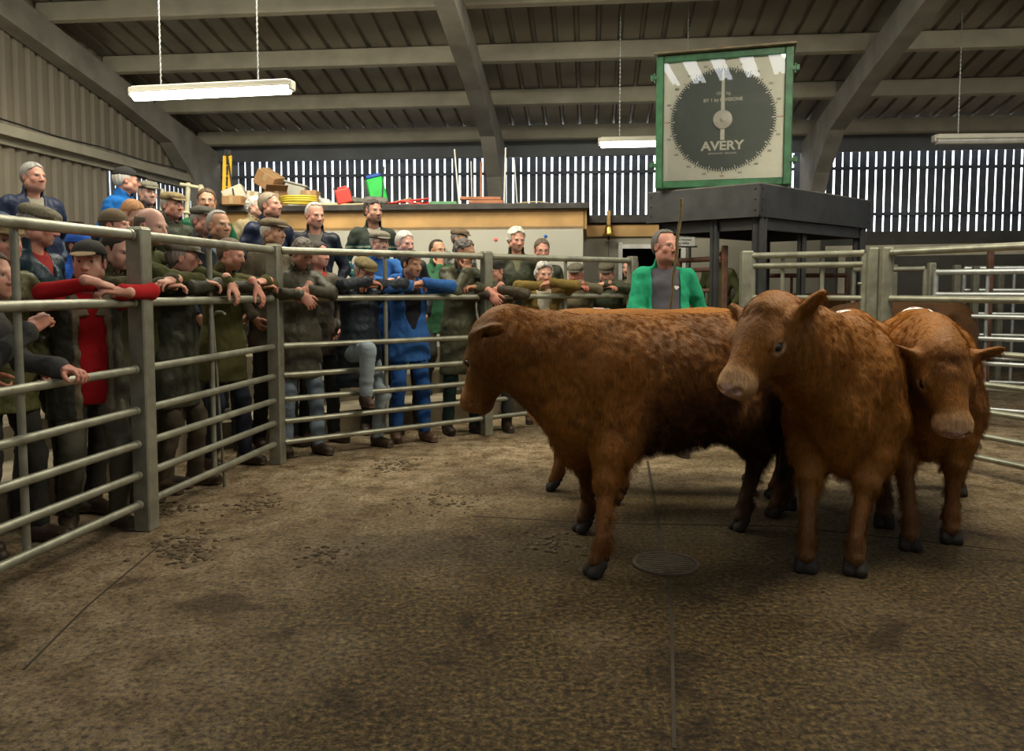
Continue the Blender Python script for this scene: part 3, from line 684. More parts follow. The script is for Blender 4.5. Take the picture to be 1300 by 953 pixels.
# dark crush rails left of the gate
D0, D1 = W3(858,9.6), W3(913,8.9)
panel(D0, D1, 'dark rusty seven-rail hurdle between the stockman and the black platform leg', [], hs=[1.78,1.66,1.42,1.22,1.02,.8,.5], m=RUST, name='hurdle', cat='hurdle', ends=True)
post(D1+Vector((.05,0,0)), 'dark rusty post at the end of the hurdle behind the green-coated stockman', h=1.92, w_=.06, m=RUST, name='hurdle_post')
D2, D3 = W3(955,11.0), W3(1080,10.6)
panel(D2, D3, 'dark rusty hurdle seen through the ring gate under the platform', [D2.lerp(D3,.4)], hs=[1.62,1.35,1.1,.8,.5], m=RUST, name='hurdle', cat='hurdle', ends=True)
# long pale rail and beam behind the right pens
b = MB(); b.beam(W(3.4,12.0,1.98), W(9.5,12.0,2.06), .08, .16); b.beam(W(3.6,11.9,1.0), W(3.6,11.9,2.0), .1,.1,up=(0,1,0)); b.beam(W(6.6,11.9,1.0), W(6.6,11.9,2.0), .1,.1,up=(0,1,0))
b.beam(W(3.6,11.9,.0), W(3.6,11.9,1.0), .1,.1,up=(0,1,0)); b.beam(W(6.6,11.9,.0), W(6.6,11.9,1.0), .1,.1,up=(0,1,0))
tag(b.build('race_beam', PURL), 'long pale beam on posts running across behind the right-hand pens', 'beam')
# grey door and pale panels under the platform
b = MB(); b.box((0,0,.95),(.9,.05,1.9),bev=.01); b.box((0,-.03,1.45),(.6,.02,.5),bev=.01); o = b.build('sheet_panel', mat('pale_sheet', (.50,.53,.55), rough=.5), label='pale metal sheet panel seen through the gate under the platform', cat='panel'); o.location = W(2.35,13.2,0); o.rotation_euler = (0,0,-AL)
# notice
p = at(865,304.5,10.6); e = empty('notice_board', p, -AL+.1, 'white rectangular notice with three lines of small writing behind the green-coated stockman', 'sign')
b = MB(); b.box((0,0,0),(.36,.012,.165),bev=.002); b.build('board', mat('notice_white', (.68,.69,.66), rough=.5, var=.04), e)
for i, (t_, sz) in enumerate((('CATTLE MUST BE',.034),('SOLD IN THE RING',.030),('PAY AT OFFICE',.030))):
    text(t_, sz, (0,-.008,.045-.045*i), INK, 'lettering', e)
b = MB(); b.tube((-.22,.03,-.09),(.22,.03,-.085),.012); b.tube((-.12,.02,-p.z+.0),(-.12,.02,.08),.018); b.tube((.12,.02,-p.z),(.12,.02,.08),.018); b.build('support', DARKST, e)
# ---------------------------------------------------------------- drain
DP = ground(845,716); e = empty('drain_cover', (DP.x,DP.y,0), .12, 'round slotted iron drain cover set in the floor between the bullocks', 'drain')
b = MB(); b.path([(.165*math.cos(t),.165*math.sin(t),.004) for t in [2*PI*i/40 for i in range(40)]], .012, 8, closed=True); b.build('frame_ring', mat('drain_rim', (.06,.045,.028), rough=.85, var=.4, scale=15), e)
b = MB()
for k in range(-5,6):
    y = k*.028; L = math.sqrt(max(.0,.158**2-y*y)); b.box((0,y,.0045),(2*L,.011,.003),bev=.001)
b.build('grate', mat('drain_iron', (.10,.075,.045), rough=.85, metal=.0, var=.4, scale=20), e)
b = MB(); b.lathe([(0,0),(.16,0),(.16,.0018),(0,.0018)], (0,0,0), n=32, smooth=False); b.build('drain_bottom', mat('drain_black', (.006,.005,.004), rough=.9), e)
# ---------------------------------------------------------------- clutter on the office roof
zr = zR+.012
def on_roof(px, d=10.3): p = W3(px,d); p.z = zr; return p
CARD = mat('cardboard', (.42,.24,.11), rough=.85, var=.1, scale=6); CARD2 = mat('cardboard_dark', (.30,.165,.075), rough=.85, var=.15); CREAM = mat('cream_plastic', (.62,.60,.48), rough=.5, var=.1); GREYP = mat('grey_plastic', (.42,.41,.35), rough=.5, var=.15)
TAPE = mat('parcel_tape', (.50,.36,.20), rough=.3)
def carton(px, d, dx, dy, dz, m, label, rx=0, ry=0, rz=0, up=0, flaps=False, tape=True, name='carton', cat='box'):
    p = on_roof(px,d); R = Matrix.Rotation(rad(rz),3,'Z')@Matrix.Rotation(rad(ry),3,'Y')@Matrix.Rotation(rad(rx),3,'X')
    low = min((R@Vector((sx*dx/2,sy*dy/2,sz*dz/2))).z for sx in (-1,1) for sy in (-1,1) for sz in (-1,1))
    e = empty(name, (p.x,p.y,zr-low+up), 0, label, cat); b = MB(); b.box((0,0,0),(dx,dy,dz),bev=.006); o = b.build('body', m, e); e.rotation_euler = R.to_euler()
    if tape: b = MB(); b.box((0,0,dz/2+.001),(dx,.05,.003)); b.box((0,-dy/2-.001,dz/2-.05),(.05,.003,.10)); b.build('tape', TAPE, e)
    b = MB(); b.box((0,0,dz/2+.0005),(.004,dy*.98,.002)); b.box((dx/2+.0005,0,0),(.002,dy*.5,dz*.3)); b.build('seam', CARD2, e)
    if flaps:
        for sg in (-1,1): b = MB(); b.beam((0,sg*dy/2,dz/2),(0,sg*(dy/2+.12),dz/2+.06),dx*.96,.005); b.build('flap', m, e)
    return e
carton(303,10.2,.26,.30,.20,CREAM,'cream box lying tilted at the left end of the office roof',ry=-24,rz=10,tape=False)
carton(301,9.95,.24,.20,.11,CARD,'small flat cardboard box in front of the tilted cream box',rz=-4)
carton(326,10.3,.15,.2,.20,CREAM,'small off-white box standing left of the stacked cartons',ry=8)
carton(352,10.4,.28,.30,.22,CARD2,'dark brown cardboard carton under the tilted light brown one',rz=24,flaps=True)
carton(345,10.4,.27,.26,.20,CARD,'light brown cardboard carton tilted on top of the dark brown one',rx=12,ry=32,rz=-8,up=.20)
e = carton(377,10.5,.26,.30,.30,GREYP,'grey-white plastic tub leaning beside the stacked cartons',ry=14,rz=6,tape=False,name='plastic_tub',cat='tub')
b = MB(); b.box((0,0,.15),(.30,.34,.025),bev=.008); b.build('rim', GREYP, e)
carton(397,10.3,.20,.2,.22,CARD,'upright brown cardboard box right of the grey tub',rz=-3)
carton(423,10.15,.26,.14,.05,CREAM,'low white carton lying on the front edge of the roof left of the red can',rz=2,tape=False)
# crumpled bag
F = Field((-.2,-.15,-.02),(.2,.15,.22),.008)
for i in range(9): F.u(ell((rr.uniform(-.1,.1),rr.uniform(-.05,.05),.04+rr.uniform(0,.07)),(rr.uniform(.04,.08),.05,rr.uniform(.03,.06))),.02)
v,q = F.mesh(); v = v+vnormals(v,q)*(.012*vnoise(v,30))[:,None]; v[:,2] -= v[:,2].min(); o = link('plastic_bag', quads('bag',v,q), mat('bag_film', (.60,.62,.60), rough=.25, var=.2), label='crumpled pale plastic bag between the brown box and the red can', cat='bag'); o.location = on_roof(411,10.4)
# coiled yellow hose
b = MB(); b.path([(.22*math.cos(t)*(1+.1*math.sin(3*t)),.13*math.sin(t),.02+.012*t/3) for t in [i*.3 for i in range(64)]], .014, 8); o = b.build('hose', mat('yellow_hose', (.60,.47,.05), rough=.4), label='yellow hose lying coiled in front of the cartons on the office roof', cat='hose'); o.location = on_roof(381,9.85)
b = MB(); b.path([(.02*math.sin(x*9)+x,.06*math.sin(x*5),.018) for x in [i*.03 for i in range(24)]], .015, 8); o = b.build('rope', mat('pale_rope', (.50,.44,.27), rough=.8), label='pale rope trailing along the roof edge left of the red can', cat='rope'); o.location = on_roof(398,10.0)
# red can
e = empty('fuel_can', on_roof(441,10.1), .1, 'red plastic fuel can leaning on the office roof', 'can'); e.rotation_euler = (0,rad(-14),.1); e.location.z += .03
RP = mat('red_plastic', (.62,.055,.04), rough=.4, var=.08)
F = Field((-.15,-.1,-.02),(.15,.1,.27),.007); F.u(lambda P: np.maximum(np.maximum(np.abs(P[...,0])-.095,np.abs(P[...,1])-.05),np.abs(P[...,2]-.10)-.095) if True else 0, .01) if 0 else None
bx_ = lambda P: np.sqrt((np.maximum(np.abs(P-np.array([0,0,.10]))-np.array([.075,.035,.075]),0)**2).sum(-1))-.022
bx_.lo = np.array([-.1,-.06,0]); bx_.hi = np.array([.1,.06,.2]); F.u(bx_,.005); F.u(cap((-.04,0,.215),(.05,0,.215),.013),.01); F.u(cap((-.045,0,.18),(-.045,0,.215),.013),.01); F.u(cap((.05,0,.18),(.05,0,.215),.013),.01)
v,q = F.mesh(); link('body', quads('can',v,q), RP, e); b = MB(); b.tube((-.075,0,.17),(-.10,0,.23),.016,.012); b.build('spout', mat('black_plastic', (.02,.02,.02), rough=.4), e)
# grey sacks
F = Field((-.4,-.2,-.02),(.4,.2,.2),.012)
for i in range(12): F.u(ell((rr.uniform(-.25,.25),rr.uniform(-.06,.06),.05),(rr.uniform(.07,.12),.08,rr.uniform(.03,.07))),.03)
v,q = F.mesh(); v = v+vnormals(v,q)*(.012*vnoise(v,22))[:,None]; v[:,2] -= v[:,2].min(); o = link('sack', quads('sack',v,q), mat('grey_sacking', (.16,.15,.13), rough=.9, var=.3, bump=.5), label='heap of dark grey sacking between the red can and the green mat', cat='sack'); o.location = on_roof(462,10.2)
# green and blue mat
e = empty('rolled_mat', on_roof(485,10.3), 0, 'bright green mat with blue ends standing upright on the office roof', 'mat'); e.rotation_euler = (0,rad(-13),0); e.location.z += .02
b = MB(); b.box((0,0,.20),(.22,.06,.36),bev=.02); b.build('green_body', mat('green_foam', (.03,.52,.08), rough=.5), e); b = MB(); b.box((0,0,.02),(.22,.065,.06),bev=.015); b.build('blue_foot', mat('blue_foam', (.03,.09,.40), rough=.5), e); b = MB(); b.box((0,0,.40),(.20,.065,.05),bev=.015); b.build('blue_top', mat('blue_foam', (.03,.09,.40)), e)
b = MB(); b.tube((.02,-.045,.01),(.17,-.045,.48),.007); b.build('strap_pole', DARKST, e)
carton(470,10.6,.12,.1,.40,mat('dark_slate', (.05,.06,.06)),'dark narrow box standing left of the green mat',tape=False)
# red hose reel hoops, brown scoop, green tray
b = MB(); b.path([(.20*math.cos(t),.10*math.sin(t),.02+.02*(1+math.sin(t*2))) for t in [2*PI*i/30 for i in range(30)]], .012, 8, closed=True); b.path([(.26*math.cos(t)-.06,.05*math.sin(t),.07+.03*math.cos(t)) for t in [2*PI*i/30 for i in range(30)]], .010, 8, closed=True); o = b.build('bucket_hoops', RP, label='red hoops lying on the roof right of the green mat', cat='hoops'); o.location = on_roof(526,10.1)
b = MB(); b.beam((-.25,0,.03),(.12,.03,.12),.07,.03,bev=.01); b.beam((-.1,.02,.02),(.25,-.03,.05),.05,.04,bev=.01); o = b.build('timber_offcuts', mat('old_timber', (.30,.20,.13), rough=.8, var=.3), label='old timber offcuts leaning across the red hoops', cat='timber'); o.location = on_roof(512,10.25)
b = MB()
for k in range(9): b.box((-.16+.04*k,0,.035),(.008,.22,.06))
for k in range(4): b.box((0,-.11+.073*k,.035),(.34,.008,.06))
b.box((0,0,.005),(.34,.22,.008)); o = b.build('crate_tray', mat('green_crate', (.12,.30,.14), rough=.5), label='shallow green plastic mesh tray on the office roof', cat='tray'); o.location = on_roof(564,10.2)
TER = mat('terracotta_timber', (.40,.17,.09), rough=.8, var=.2, scale=10)
for i,(dx,dz_,L) in enumerate(((0,.0,.50),(.03,.045,.44),(-.04,.09,.52))):
    b = MB(); b.box((0,0,.021),(L,.12,.04),bev=.004); o = b.build('roof_batten_stack', TER, label=('bottom','middle','top')[i]+' one of three reddish boards stacked on the roof beside the concrete column', cat='board'); o.location = on_roof(614,10.2)+Vector((dx,0,dz_)); o.rotation_euler = (0,0,.05*i)
def pole(px0,py1,px1,d,m,label,r=.011):
    a_ = on_roof(px0,d); p = at(px1,py1,d+.25); b = MB(); b.tube((0,0,0),p-a_,r,n=10); b.tube((p-a_)*.985,(p-a_),r*1.3,n=10); o = b.build('pole', m, label=label, cat='pole'); o.location = a_
PW = mat('white_pole', (.62,.62,.56), rough=.4)
pole(584,190,577,10.3,PW,'long white pole leaning on the boarding above the green tray')
pole(600,205,598,10.5,PW,'short white pole right of the long leaning one',.008)
pole(611,206,611,10.5,TER,'reddish pole standing left of the concrete column',.016)
pole(640,188,642,10.2,PW,'white pole leaning against the concrete column')
pole(657,203,653,10.5,PW,'short white pole just right of the concrete column',.009)
b = MB(); b.path([(x,.03*math.sin(x*11),.02+.03*max(0,math.sin(x*6))) for x in [i*.03 for i in range(20)]], .008, 6); o = b.build('loose_cable', mat('tan_cable', (.45,.33,.16)), label='loose tan cable lying on the roof right of the column', cat='cable'); o.location = on_roof(650,10.0)
# yellow step ladder at the office's left end
e = empty('yellow_ladder', on_roof(291,10.0), 0, 'narrow yellow ladder with black fittings leaning at the left end of the office roof', 'ladder')
YM = mat('yellow_fibreglass', (.72,.42,.03), rough=.4); BKP = mat('black_plastic', (.02,.02,.02))
for dx in (-.035,.035): b = MB(); b.beam((dx+.0,0,0),(dx-.06,.25,.66),.022,.04,up=(1,0,0)); b.build('stile', YM, e)
for k in range(4): b = MB(); f = .15+.22*k; b.tube((-.035-.06*f,.25*f,.66*f),(.035-.06*f,.25*f,.66*f),.009); b.build('rung', YM, e)
b = MB(); b.tube((.12,-.02,0),(-.07,.24,.74),.010); b.box((-.06,.25,.70),(.09,.05,.08),bev=.01); b.box((0,0,.012),(.18,.06,.022),bev=.006); b.build('black_fittings', BKP, e)
# trestle of pale tubes in front of the boarding
p = ground(245,450,1.0); e = empty('tube_trestle', (atx(243,9.4),9.4,1.0), .2, 'trestle of two pale leaning tubes behind the flat-capped men at the left', 'trestle')
TT = mat('pale_tube', (.50,.47,.33), rough=.5)
for (x0,z0,x1,z1) in ((-.12,0,-.01,1.70),(.02,0,.13,1.68)): b = MB(); b.tube((x0,0,z0),(x1,0.1,z1),.028); b.build('leg', TT, e)
for q_ in (((-.10,.08,1.68),(.16,.1,1.64),.022),((-.07,.05,1.35),(.12,.07,1.33),.018)): b = MB(); b.tube(*q_); b.build('cross_bar', TT, e)
b = MB(); b.tube((-.38,0,0),(-.30,.08,1.62),.022); b.build('prop', TT, e)
# camera-like gear and board on the ledge
lz = 2.10
def led(px): y = (-6.95)/((px-CX)/F_PX*CA*1.0) if 0 else None; lo=5.2; hi=12.0; 
def ledge(px):
    t = 5.0
    while t < 11.2:
        p = W(-6.95,t,lz)
        if p.x/(p.y*_ct+(EYE-lz)*_st)*F_PX+CX > px: break
        t += .02
    return W(-6.95,t,lz)
p = ledge(92); b = MB(); b.box((0,0,.09),(.34,.2,.18),bev=.03); b.box((.05,-.03,.20),(.2,.14,.07),bev=.02); b.path([(-.15+.1*math.cos(t),-.08,.16+.08*math.sin(t)) for t in [2*PI*i/16 for i in range(16)]],.012,6,closed=True); o = b.build('power_tool', BKP, label='black power tool lying on the block ledge behind the man in the navy anorak', cat='tool'); o.location = p
p = ledge(112); b = MB()
for i in range(7): b.path([(rr.uniform(-.18,.2)+.12*math.cos(t)*(1+.2*i/7),.06*math.sin(t),.03+.03*i*.5+.02*math.sin(2*t)) for t in [2*PI*k/20 for k in range(20)]],.011,6,closed=True)
b.box((0.02,0,.06),(.3,.1,.1),bev=.03); o = b.build('cable_heap', BKP, label='tangled black cables heaped on the block ledge beside the power tool', cat='cable'); o.location = p
p = ledge(124); b = MB(); b.beam((0,0,0),(.05,.06,.34),.22,.02,up=(0,1,0),bev=.004); o = b.build('leaning_board', mat('plywood', (.28,.22,.13), rough=.8), label='piece of plywood leaning on the wall behind the cable heap', cat='board'); o.location = p+Vector((0,.06,.0))
p = ledge(116); b = MB(); b.beam((-.1,-.12,.05),(.28,-.1,.10),.03,.02,bev=.004); o = b.build('spirit_level', YM, label='short yellow spirit level lying across the black cables', cat='tool'); o.location = p
# bolted joint plates on the left portal haunch
# ---------------------------------------------------------------- cattle
def np3(v): return np.array([v[0], v[1], v[2]], np.float32)
def rotm(yaw, pitch, roll=0):
    """x forward, y left, z up; pitch>0 lowers the nose"""
    return Matrix.Rotation(rad(yaw), 3, 'Z') @ Matrix.Rotation(rad(pitch), 3, 'Y') @ Matrix.Rotation(rad(roll), 3, 'X')
M_FUR = None
def coat_hair_mat(base, dk, dark):
    key = 'coat_hair_%.2f_%.2f' % (float(base[0]), dark)
    if key in _mc: return _mc[key]
    m, nt, b = nm('coat_hair'); L = nt.links; tc = N(nt,'ShaderNodeTexCoord'); sp = N(nt,'ShaderNodeSeparateXYZ'); L.new(tc.outputs['Object'], sp.inputs[0])
    n = N(nt,'ShaderNodeTexNoise',Scale=3.2,Detail=4); L.new(tc.outputs['Object'], n.inputs['Vector']); n2 = N(nt,'ShaderNodeTexNoise',Scale=28,Detail=3); L.new(tc.outputs['Object'], n2.inputs['Vector'])
    c1 = ramp(nt, n2.outputs[0], [(.32,base*.62),(.68,np.minimum(1,base*1.35))])
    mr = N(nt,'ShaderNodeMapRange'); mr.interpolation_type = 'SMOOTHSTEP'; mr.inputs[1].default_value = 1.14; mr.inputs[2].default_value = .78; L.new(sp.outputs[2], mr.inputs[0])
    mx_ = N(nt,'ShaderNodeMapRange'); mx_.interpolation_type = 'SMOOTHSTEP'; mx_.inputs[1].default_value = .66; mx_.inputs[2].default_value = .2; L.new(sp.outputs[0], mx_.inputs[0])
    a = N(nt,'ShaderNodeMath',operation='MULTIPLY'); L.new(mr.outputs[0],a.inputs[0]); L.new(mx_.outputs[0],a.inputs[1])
    a2 = N(nt,'ShaderNodeMath',operation='MULTIPLY'); L.new(a.outputs[0],a2.inputs[0]); a2.inputs[1].default_value = .62+.36*dark  # flanks: darker coat hair with shade from the top light painted in
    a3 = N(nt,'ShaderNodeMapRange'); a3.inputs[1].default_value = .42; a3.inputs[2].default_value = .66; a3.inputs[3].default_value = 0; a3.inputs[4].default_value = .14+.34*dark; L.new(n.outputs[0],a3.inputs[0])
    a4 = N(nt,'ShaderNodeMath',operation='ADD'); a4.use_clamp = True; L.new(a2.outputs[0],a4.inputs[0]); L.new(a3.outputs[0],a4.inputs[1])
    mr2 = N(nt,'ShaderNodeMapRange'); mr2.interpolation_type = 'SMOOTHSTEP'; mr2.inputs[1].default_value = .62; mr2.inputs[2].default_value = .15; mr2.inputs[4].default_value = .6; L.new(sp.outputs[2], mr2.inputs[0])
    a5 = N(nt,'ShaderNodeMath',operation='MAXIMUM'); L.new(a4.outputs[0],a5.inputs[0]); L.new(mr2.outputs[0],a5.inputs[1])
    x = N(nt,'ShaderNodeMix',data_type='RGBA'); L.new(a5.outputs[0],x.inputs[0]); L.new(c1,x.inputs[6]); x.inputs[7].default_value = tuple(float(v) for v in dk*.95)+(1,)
    hi = N(nt,'ShaderNodeHairInfo'); g = ramp(nt, hi.outputs['Random'], [(0,(.65,.65,.65)),(1,(1.35,1.3,1.25))]); y = N(nt,'ShaderNodeMix',data_type='RGBA',blend_type='MULTIPLY'); y.inputs[0].default_value = 1; L.new(x.outputs[2],y.inputs[6]); L.new(g,y.inputs[7])
    L.new(y.outputs[2], b.inputs['Base Color']); b.inputs['Roughness'].default_value = .7; b.inputs['Specular IOR Level'].default_value = .12
    _mc[key] = m; return m
def cow(label, loc, yaw, hoof, poll, hrot, res=.011, S=1.0, tint=(1,1,1), dark=.0, tag_ear=None, stickers=(), group=None, seed=1, fat=1.0, tail=True, ears=((-.22,1,.12),(-.22,-1,.12)), en=None, ewl=False, hairs=0, pale=1.0, earl=1.0):
    """hoof: FL FR HL HR in local metres (x forward, y left, lift); poll: local position of the poll; hrot: (yaw,pitch,roll) of the head in local frame"""
    HR = rotm(*hrot); P0 = Vector(poll)
    XL = .86
    def H(x, y, z): return P0+HR@Vector((x*S*XL, y*S, z*S))
    Rn = np.array([list(r) for r in HR], np.float32)
    fw = HR@Vector((1,0,0))
    ex = [H(.5,0,0), H(-.1,.32,.1), H(-.1,-.32,.1), H(.3,0,-.3)]
    xs = [-1.0, .8]+[p.x for p in ex]+[h[0]+.15 for h in hoof]+[h[0]-.15 for h in hoof]; ys = [-.45,.45]+[p.y for p in ex]+[h[1]+.12 for h in hoof]+[h[1]-.12 for h in hoof]; zs = [1.5]+[p.z+.1 for p in ex]
    Fd = Field((min(xs)-.05, min(ys)-.05, -.02), (max(xs)+.05, max(ys)+.05, max(zs)+.05), res)
    g = fat
    Fd.u(ell((.36,0,.88),(.37,.27*g,.40)), .02)
    Fd.u(ell((-.02,0,.895),(.58,.325*g,.385)), .10)
    Fd.u(ell((-.50,0,.98),(.32,.275*g,.30)), .10)
    Fd.u(cap((.50,0,1.17),(-.66,0,1.205),.07,.08), .14)
    Fd.u(ell((-.70,0,.98),(.15,.20,.25)), .08)
    for s in (1,-1):
        Fd.u(ell((.44,s*.17,.88),(.17,.11,.30)), .06)
        Fd.u(ell((-.38,s*.17,1.16),(.10,.08,.06)), .07)
        Fd.u(ell((-.52,s*.17,.86),(.21,.135,.27)), .07)
    # brisket, neck
    Fd.u(ell((.60,0,.74),(.18,.18,.24)), .08)
    Fd.u(ell((.62,0,.56),(.12,.07,.12)), .08)
    nb = Vector((.44,0,.965)); nh = H(-.02,0,-.09)
    mid = nb.lerp(nh,.55)+Vector((0,0,.03))
    nd = (nh-nb).normalized(); nup = Vector((-nd.z,0,nd.x)) if abs(nd.x)+abs(nd.z)>.3 else Vector((0,0,1))
    nup = nup.normalized(); mid = mid-Vector((0,0,.05))
    Fd.u(cap(np3(nb), np3(mid), .20, .165, flat=(np3(nup),1.42)), .10); Fd.u(cap(np3(mid), np3(nh+(HR@Vector((.02,0,-.03)))*S), .175, .142*S, flat=(np3(nup),1.38)), .08)
    Fd.u(cap((.50,0,1.17), np3(H(-.03,0,-.03)), .09, .075), .08)
    dl = H(.05,0,-.17); Fd.u(cap((.66,0,.70), np3(Vector((.66,0,.70)).lerp(dl,.6)), .11, .085), .10); Fd.u(cap(np3(Vector((.66,0,.70)).lerp(dl,.6)), np3(dl), .085, .07), .07)
    # legs
    knees = []
    for k, (hx, hy, hz) in enumerate(hoof):
        s = 1 if k in (0,2) else -1
        hz0 = hz
        if k < 2:
            top = Vector((.44, s*.16, .72)); fet = Vector((hx-.03, hy, hz0+.14)); 
            kn = top.lerp(fet, .50)+Vector((.035,0,.0))
            Fd.u(cap(np3(top), np3(top.lerp(kn,.55)), .165, .115), .07)
            Fd.u(cap(np3(top.lerp(kn,.5)), np3(kn), .105, .070), .05)
            Fd.u(ell(np3(kn),(.062,.058,.078)), .03); Fd.u(cap(np3(kn), np3(fet+Vector((0,0,.04))), .047, .037), .03)
        else:
            hip = Vector((-.50, s*.15, .86)); hock = Vector((hx-.10, hy*.6+s*.065, .46+hz*.6)); sti = Vector((-.36+.3*(hx+.55), s*.19, .70))
            fet = Vector((hx-.035, hy, hz0+.14))
            Fd.u(cap(np3(hip), np3(sti), .17, .14), .07); Fd.u(cap(np3(hip), np3(hock+Vector((.02,0,.06))), .15, .072), .07)
            Fd.u(cap(np3(sti), np3(hock), .14, .068), .07); Fd.u(ell(np3(hock+Vector((-.01,0,0))),(.07,.054,.08)), .03)
            Fd.u(cap(np3(hock+Vector((-.02,0,.02))), np3(fet+Vector((0,0,.04))), .050, .040), .04)
        Fd.u(ell(np3(fet),(.050,.047,.052)), .025)
        Fd.u(cap(np3(fet), (hx+.0, hy, hz0+.075), .043, .047), .02)
    # head
    Fd.u(ell(np3(H(.085,0,-.085)),(.135*S,.122*S,.112*S),Rn), .06)
    Fd.u(ell(np3(H(-.005,0,-.000)),(.06*S,.085*S,.055*S),Rn), .03)
    Fd.u(cap(np3(H(.12,0,-.085)), np3(H(.35,0,-.085)), .104*S, .074*S), .05)
    Fd.u(cap(np3(H(.14,0,-.030)), np3(H(.38,0,-.050)), .060*S, .044*S), .03)
    Fd.u(cap(np3(H(.05,0,-.185)), np3(H(.31,0,-.140)), .080*S, .050*S), .05)
    for s in (1,-1):
        Fd.u(ell(np3(H(.08,s*.060,-.155)),(.115*S,.042*S,.100*S),Rn), .03)
        Fd.u(ell(np3(H(.145,s*.096,-.035)),(.048*S,.026*S,.024*S),Rn), .02)
        Fd.u(ell(np3(H(.18,s*.080,-.098)),(.06*S,.020*S,.016*S),Rn), .015)
    Fd.u(ell(np3(H(.385,0,-.092)),(.070*S,.094*S,.072*S),Rn), .025)
    Fd.u(ell(np3(H(.430,0,-.078)),(.036*S,.078*S,.052*S),Rn), .012)
    Fd.u(ell(np3(H(.375,0,-.152)),(.060*S,.056*S,.030*S),Rn), .012)
    for s in (1,-1):
        Fd.c(ell(np3(H(.462,s*.043,-.066)),(.030*S,.020*S,.017*S),Rn), .006)
        Fd.c(cap(np3(H(.33,s*.086,-.130)), np3(H(.455,s*.03,-.122)), .006, .006), .008)
        Fd.c(ell(np3(H(.155,s*.124,-.062)),(.026*S,.014*S,.020*S),Rn), .008)
        # ear, drooping leaf
        eb = H(.005,s*.105,-.045); en_ = en or ((.95,.25,-.05),(.95,-.25,-.05)); ki = 0 if s > 0 else 1
        ed = (Vector(ears[ki]) if ewl else HR@Vector(ears[ki])).normalized(); ev = (HR@Vector(en_[ki])).normalized(); eu = ed.cross(ev).normalized(); ev = eu.cross(ed).normalized()
        Re = np.array([[ed[i],eu[i],ev[i]] for i in range(3)], np.float32)
        ce = eb+ed*.125*S*earl
        Fd.u(cap(np3(eb), np3(eb+ed*.05*S), .034*S, .036*S), .03)
        Fd.u(ell(np3(ce),(.118*S*earl,.072*S*earl,.020*S),Re), .02)
        Fd.c(ell(np3(ce+ev*.026*S+ed*.01),(.095*S*earl,.045*S*earl,.018*S),Re), .01)
    V, Q = Fd.mesh()
    NN = vnormals(V, Q)
    # coat relief: curls on the body, flow lines on the neck
    cyl = .5+.5*vnoise(V*np.array([1,1,1.4],np.float32), 2.3)
    am = .0035*smst(V[:,2], .25, .6)
    hd = np.linalg.norm((V-np3(H(.25,0,-.09))), axis=1); am = am*smst(hd, .25, .42)
    V = V+NN*(am*(vnoise(V, 26)*cyl+vnoise(V+3, 48)*.6)+.004*smst(V[:,2],.3,.6)*vnoise(V, 7))[:,None]
    tf = np.linalg.norm((V-np3(H(.03,0,.0)))/.11, axis=1); V = V+NN*(.006*(1-smst(tf,.6,1.1))*vnoise(V,38))[:,None]
    # pigment, plus painted shade down the flanks
    base = np.array([.245,.090,.0095],np.float32)*np.array(tint,np.float32)
    C = np.tile(base, (len(V),1))
    mot = smst(.5+.5*(vnoise(V, 3.1)+.5*vnoise(V+9, 7)), .35, .85)
    fine = .5+.5*vnoise(V*np.array([1,1,.45],np.float32), 60)
    C *= (1-(.2+.2*dark)*mot-.22*fine)[:,None]
    side = (1-smst(V[:,2], .78, 1.12))*smst(-V[:,0], -.62, -.2)  # flank mask: darker coat, deepened with painted shade below the back
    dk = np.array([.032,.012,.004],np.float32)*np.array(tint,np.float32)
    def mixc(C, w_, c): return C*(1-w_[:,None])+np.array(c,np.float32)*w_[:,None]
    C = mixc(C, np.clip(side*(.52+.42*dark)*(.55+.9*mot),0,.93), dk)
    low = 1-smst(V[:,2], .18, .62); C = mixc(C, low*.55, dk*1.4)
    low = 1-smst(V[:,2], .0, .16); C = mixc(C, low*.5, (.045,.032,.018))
    C = mixc(C, smst(vnoise(V,11),.35,.7)*(1-smst(V[:,2],.3,.6))*.3, (.12,.07,.03))
    L = (V-np3(P0))@Rn/S; L[:,0] /= XL     # head-local
    inh = (L[:,0] > -.05)&(np.abs(L[:,1]) < .2)&(L[:,2] > -.3)&(L[:,0] < .6)
    face = smst(L[:,0], .30, .43)*inh*(np.abs(L[:,1])<.12)
    C = mixc(C, face*.85*pale, (.55,.33,.16))
    pad = (1-smst(np.linalg.norm((L-np.array([.462,0,-.072]))/np.array([.045,.06,.05]),axis=1), .75, 1.0)); C = mixc(C, pad*.9*max(.4,pale), (.58,.38,.32))
    for s in (1,-1):
        e = np.linalg.norm((L-np.array([.158,s*.116,-.062]))/np.array([.055,.04,.042]),axis=1); C = mixc(C, (1-smst(e,.6,1.05))*.9, (.50,.27,.13))
        e = np.linalg.norm((L-np.array([.158,s*.118,-.062]))/np.array([.030,.03,.021]),axis=1); C = mixc(C, (1-smst(e,.85,1.05)), (.02,.012,.008))
        e = np.linalg.norm((L-np.array([.464,s*.043,-.066]))/np.array([.032,.019,.016]),axis=1); C = mixc(C, (1-smst(e,.8,1.05)), (.02,.008,.007))
    nose = (1-smst(np.linalg.norm((L-np.array([.1,0,-.0]))/np.array([.13,.09,.12]),axis=1), .6, 1.1))*inh; C = mixc(C, nose*.45*(.5+.5*vnoise(V,30)), dk)
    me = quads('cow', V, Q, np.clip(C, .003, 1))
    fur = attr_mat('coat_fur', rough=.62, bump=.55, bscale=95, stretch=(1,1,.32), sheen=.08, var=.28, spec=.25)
    root = link('cow', me, fur, label=label, cat='cow', group=group); root.location = (loc[0], loc[1], 0); root.rotation_euler = (0,0,rad(yaw))
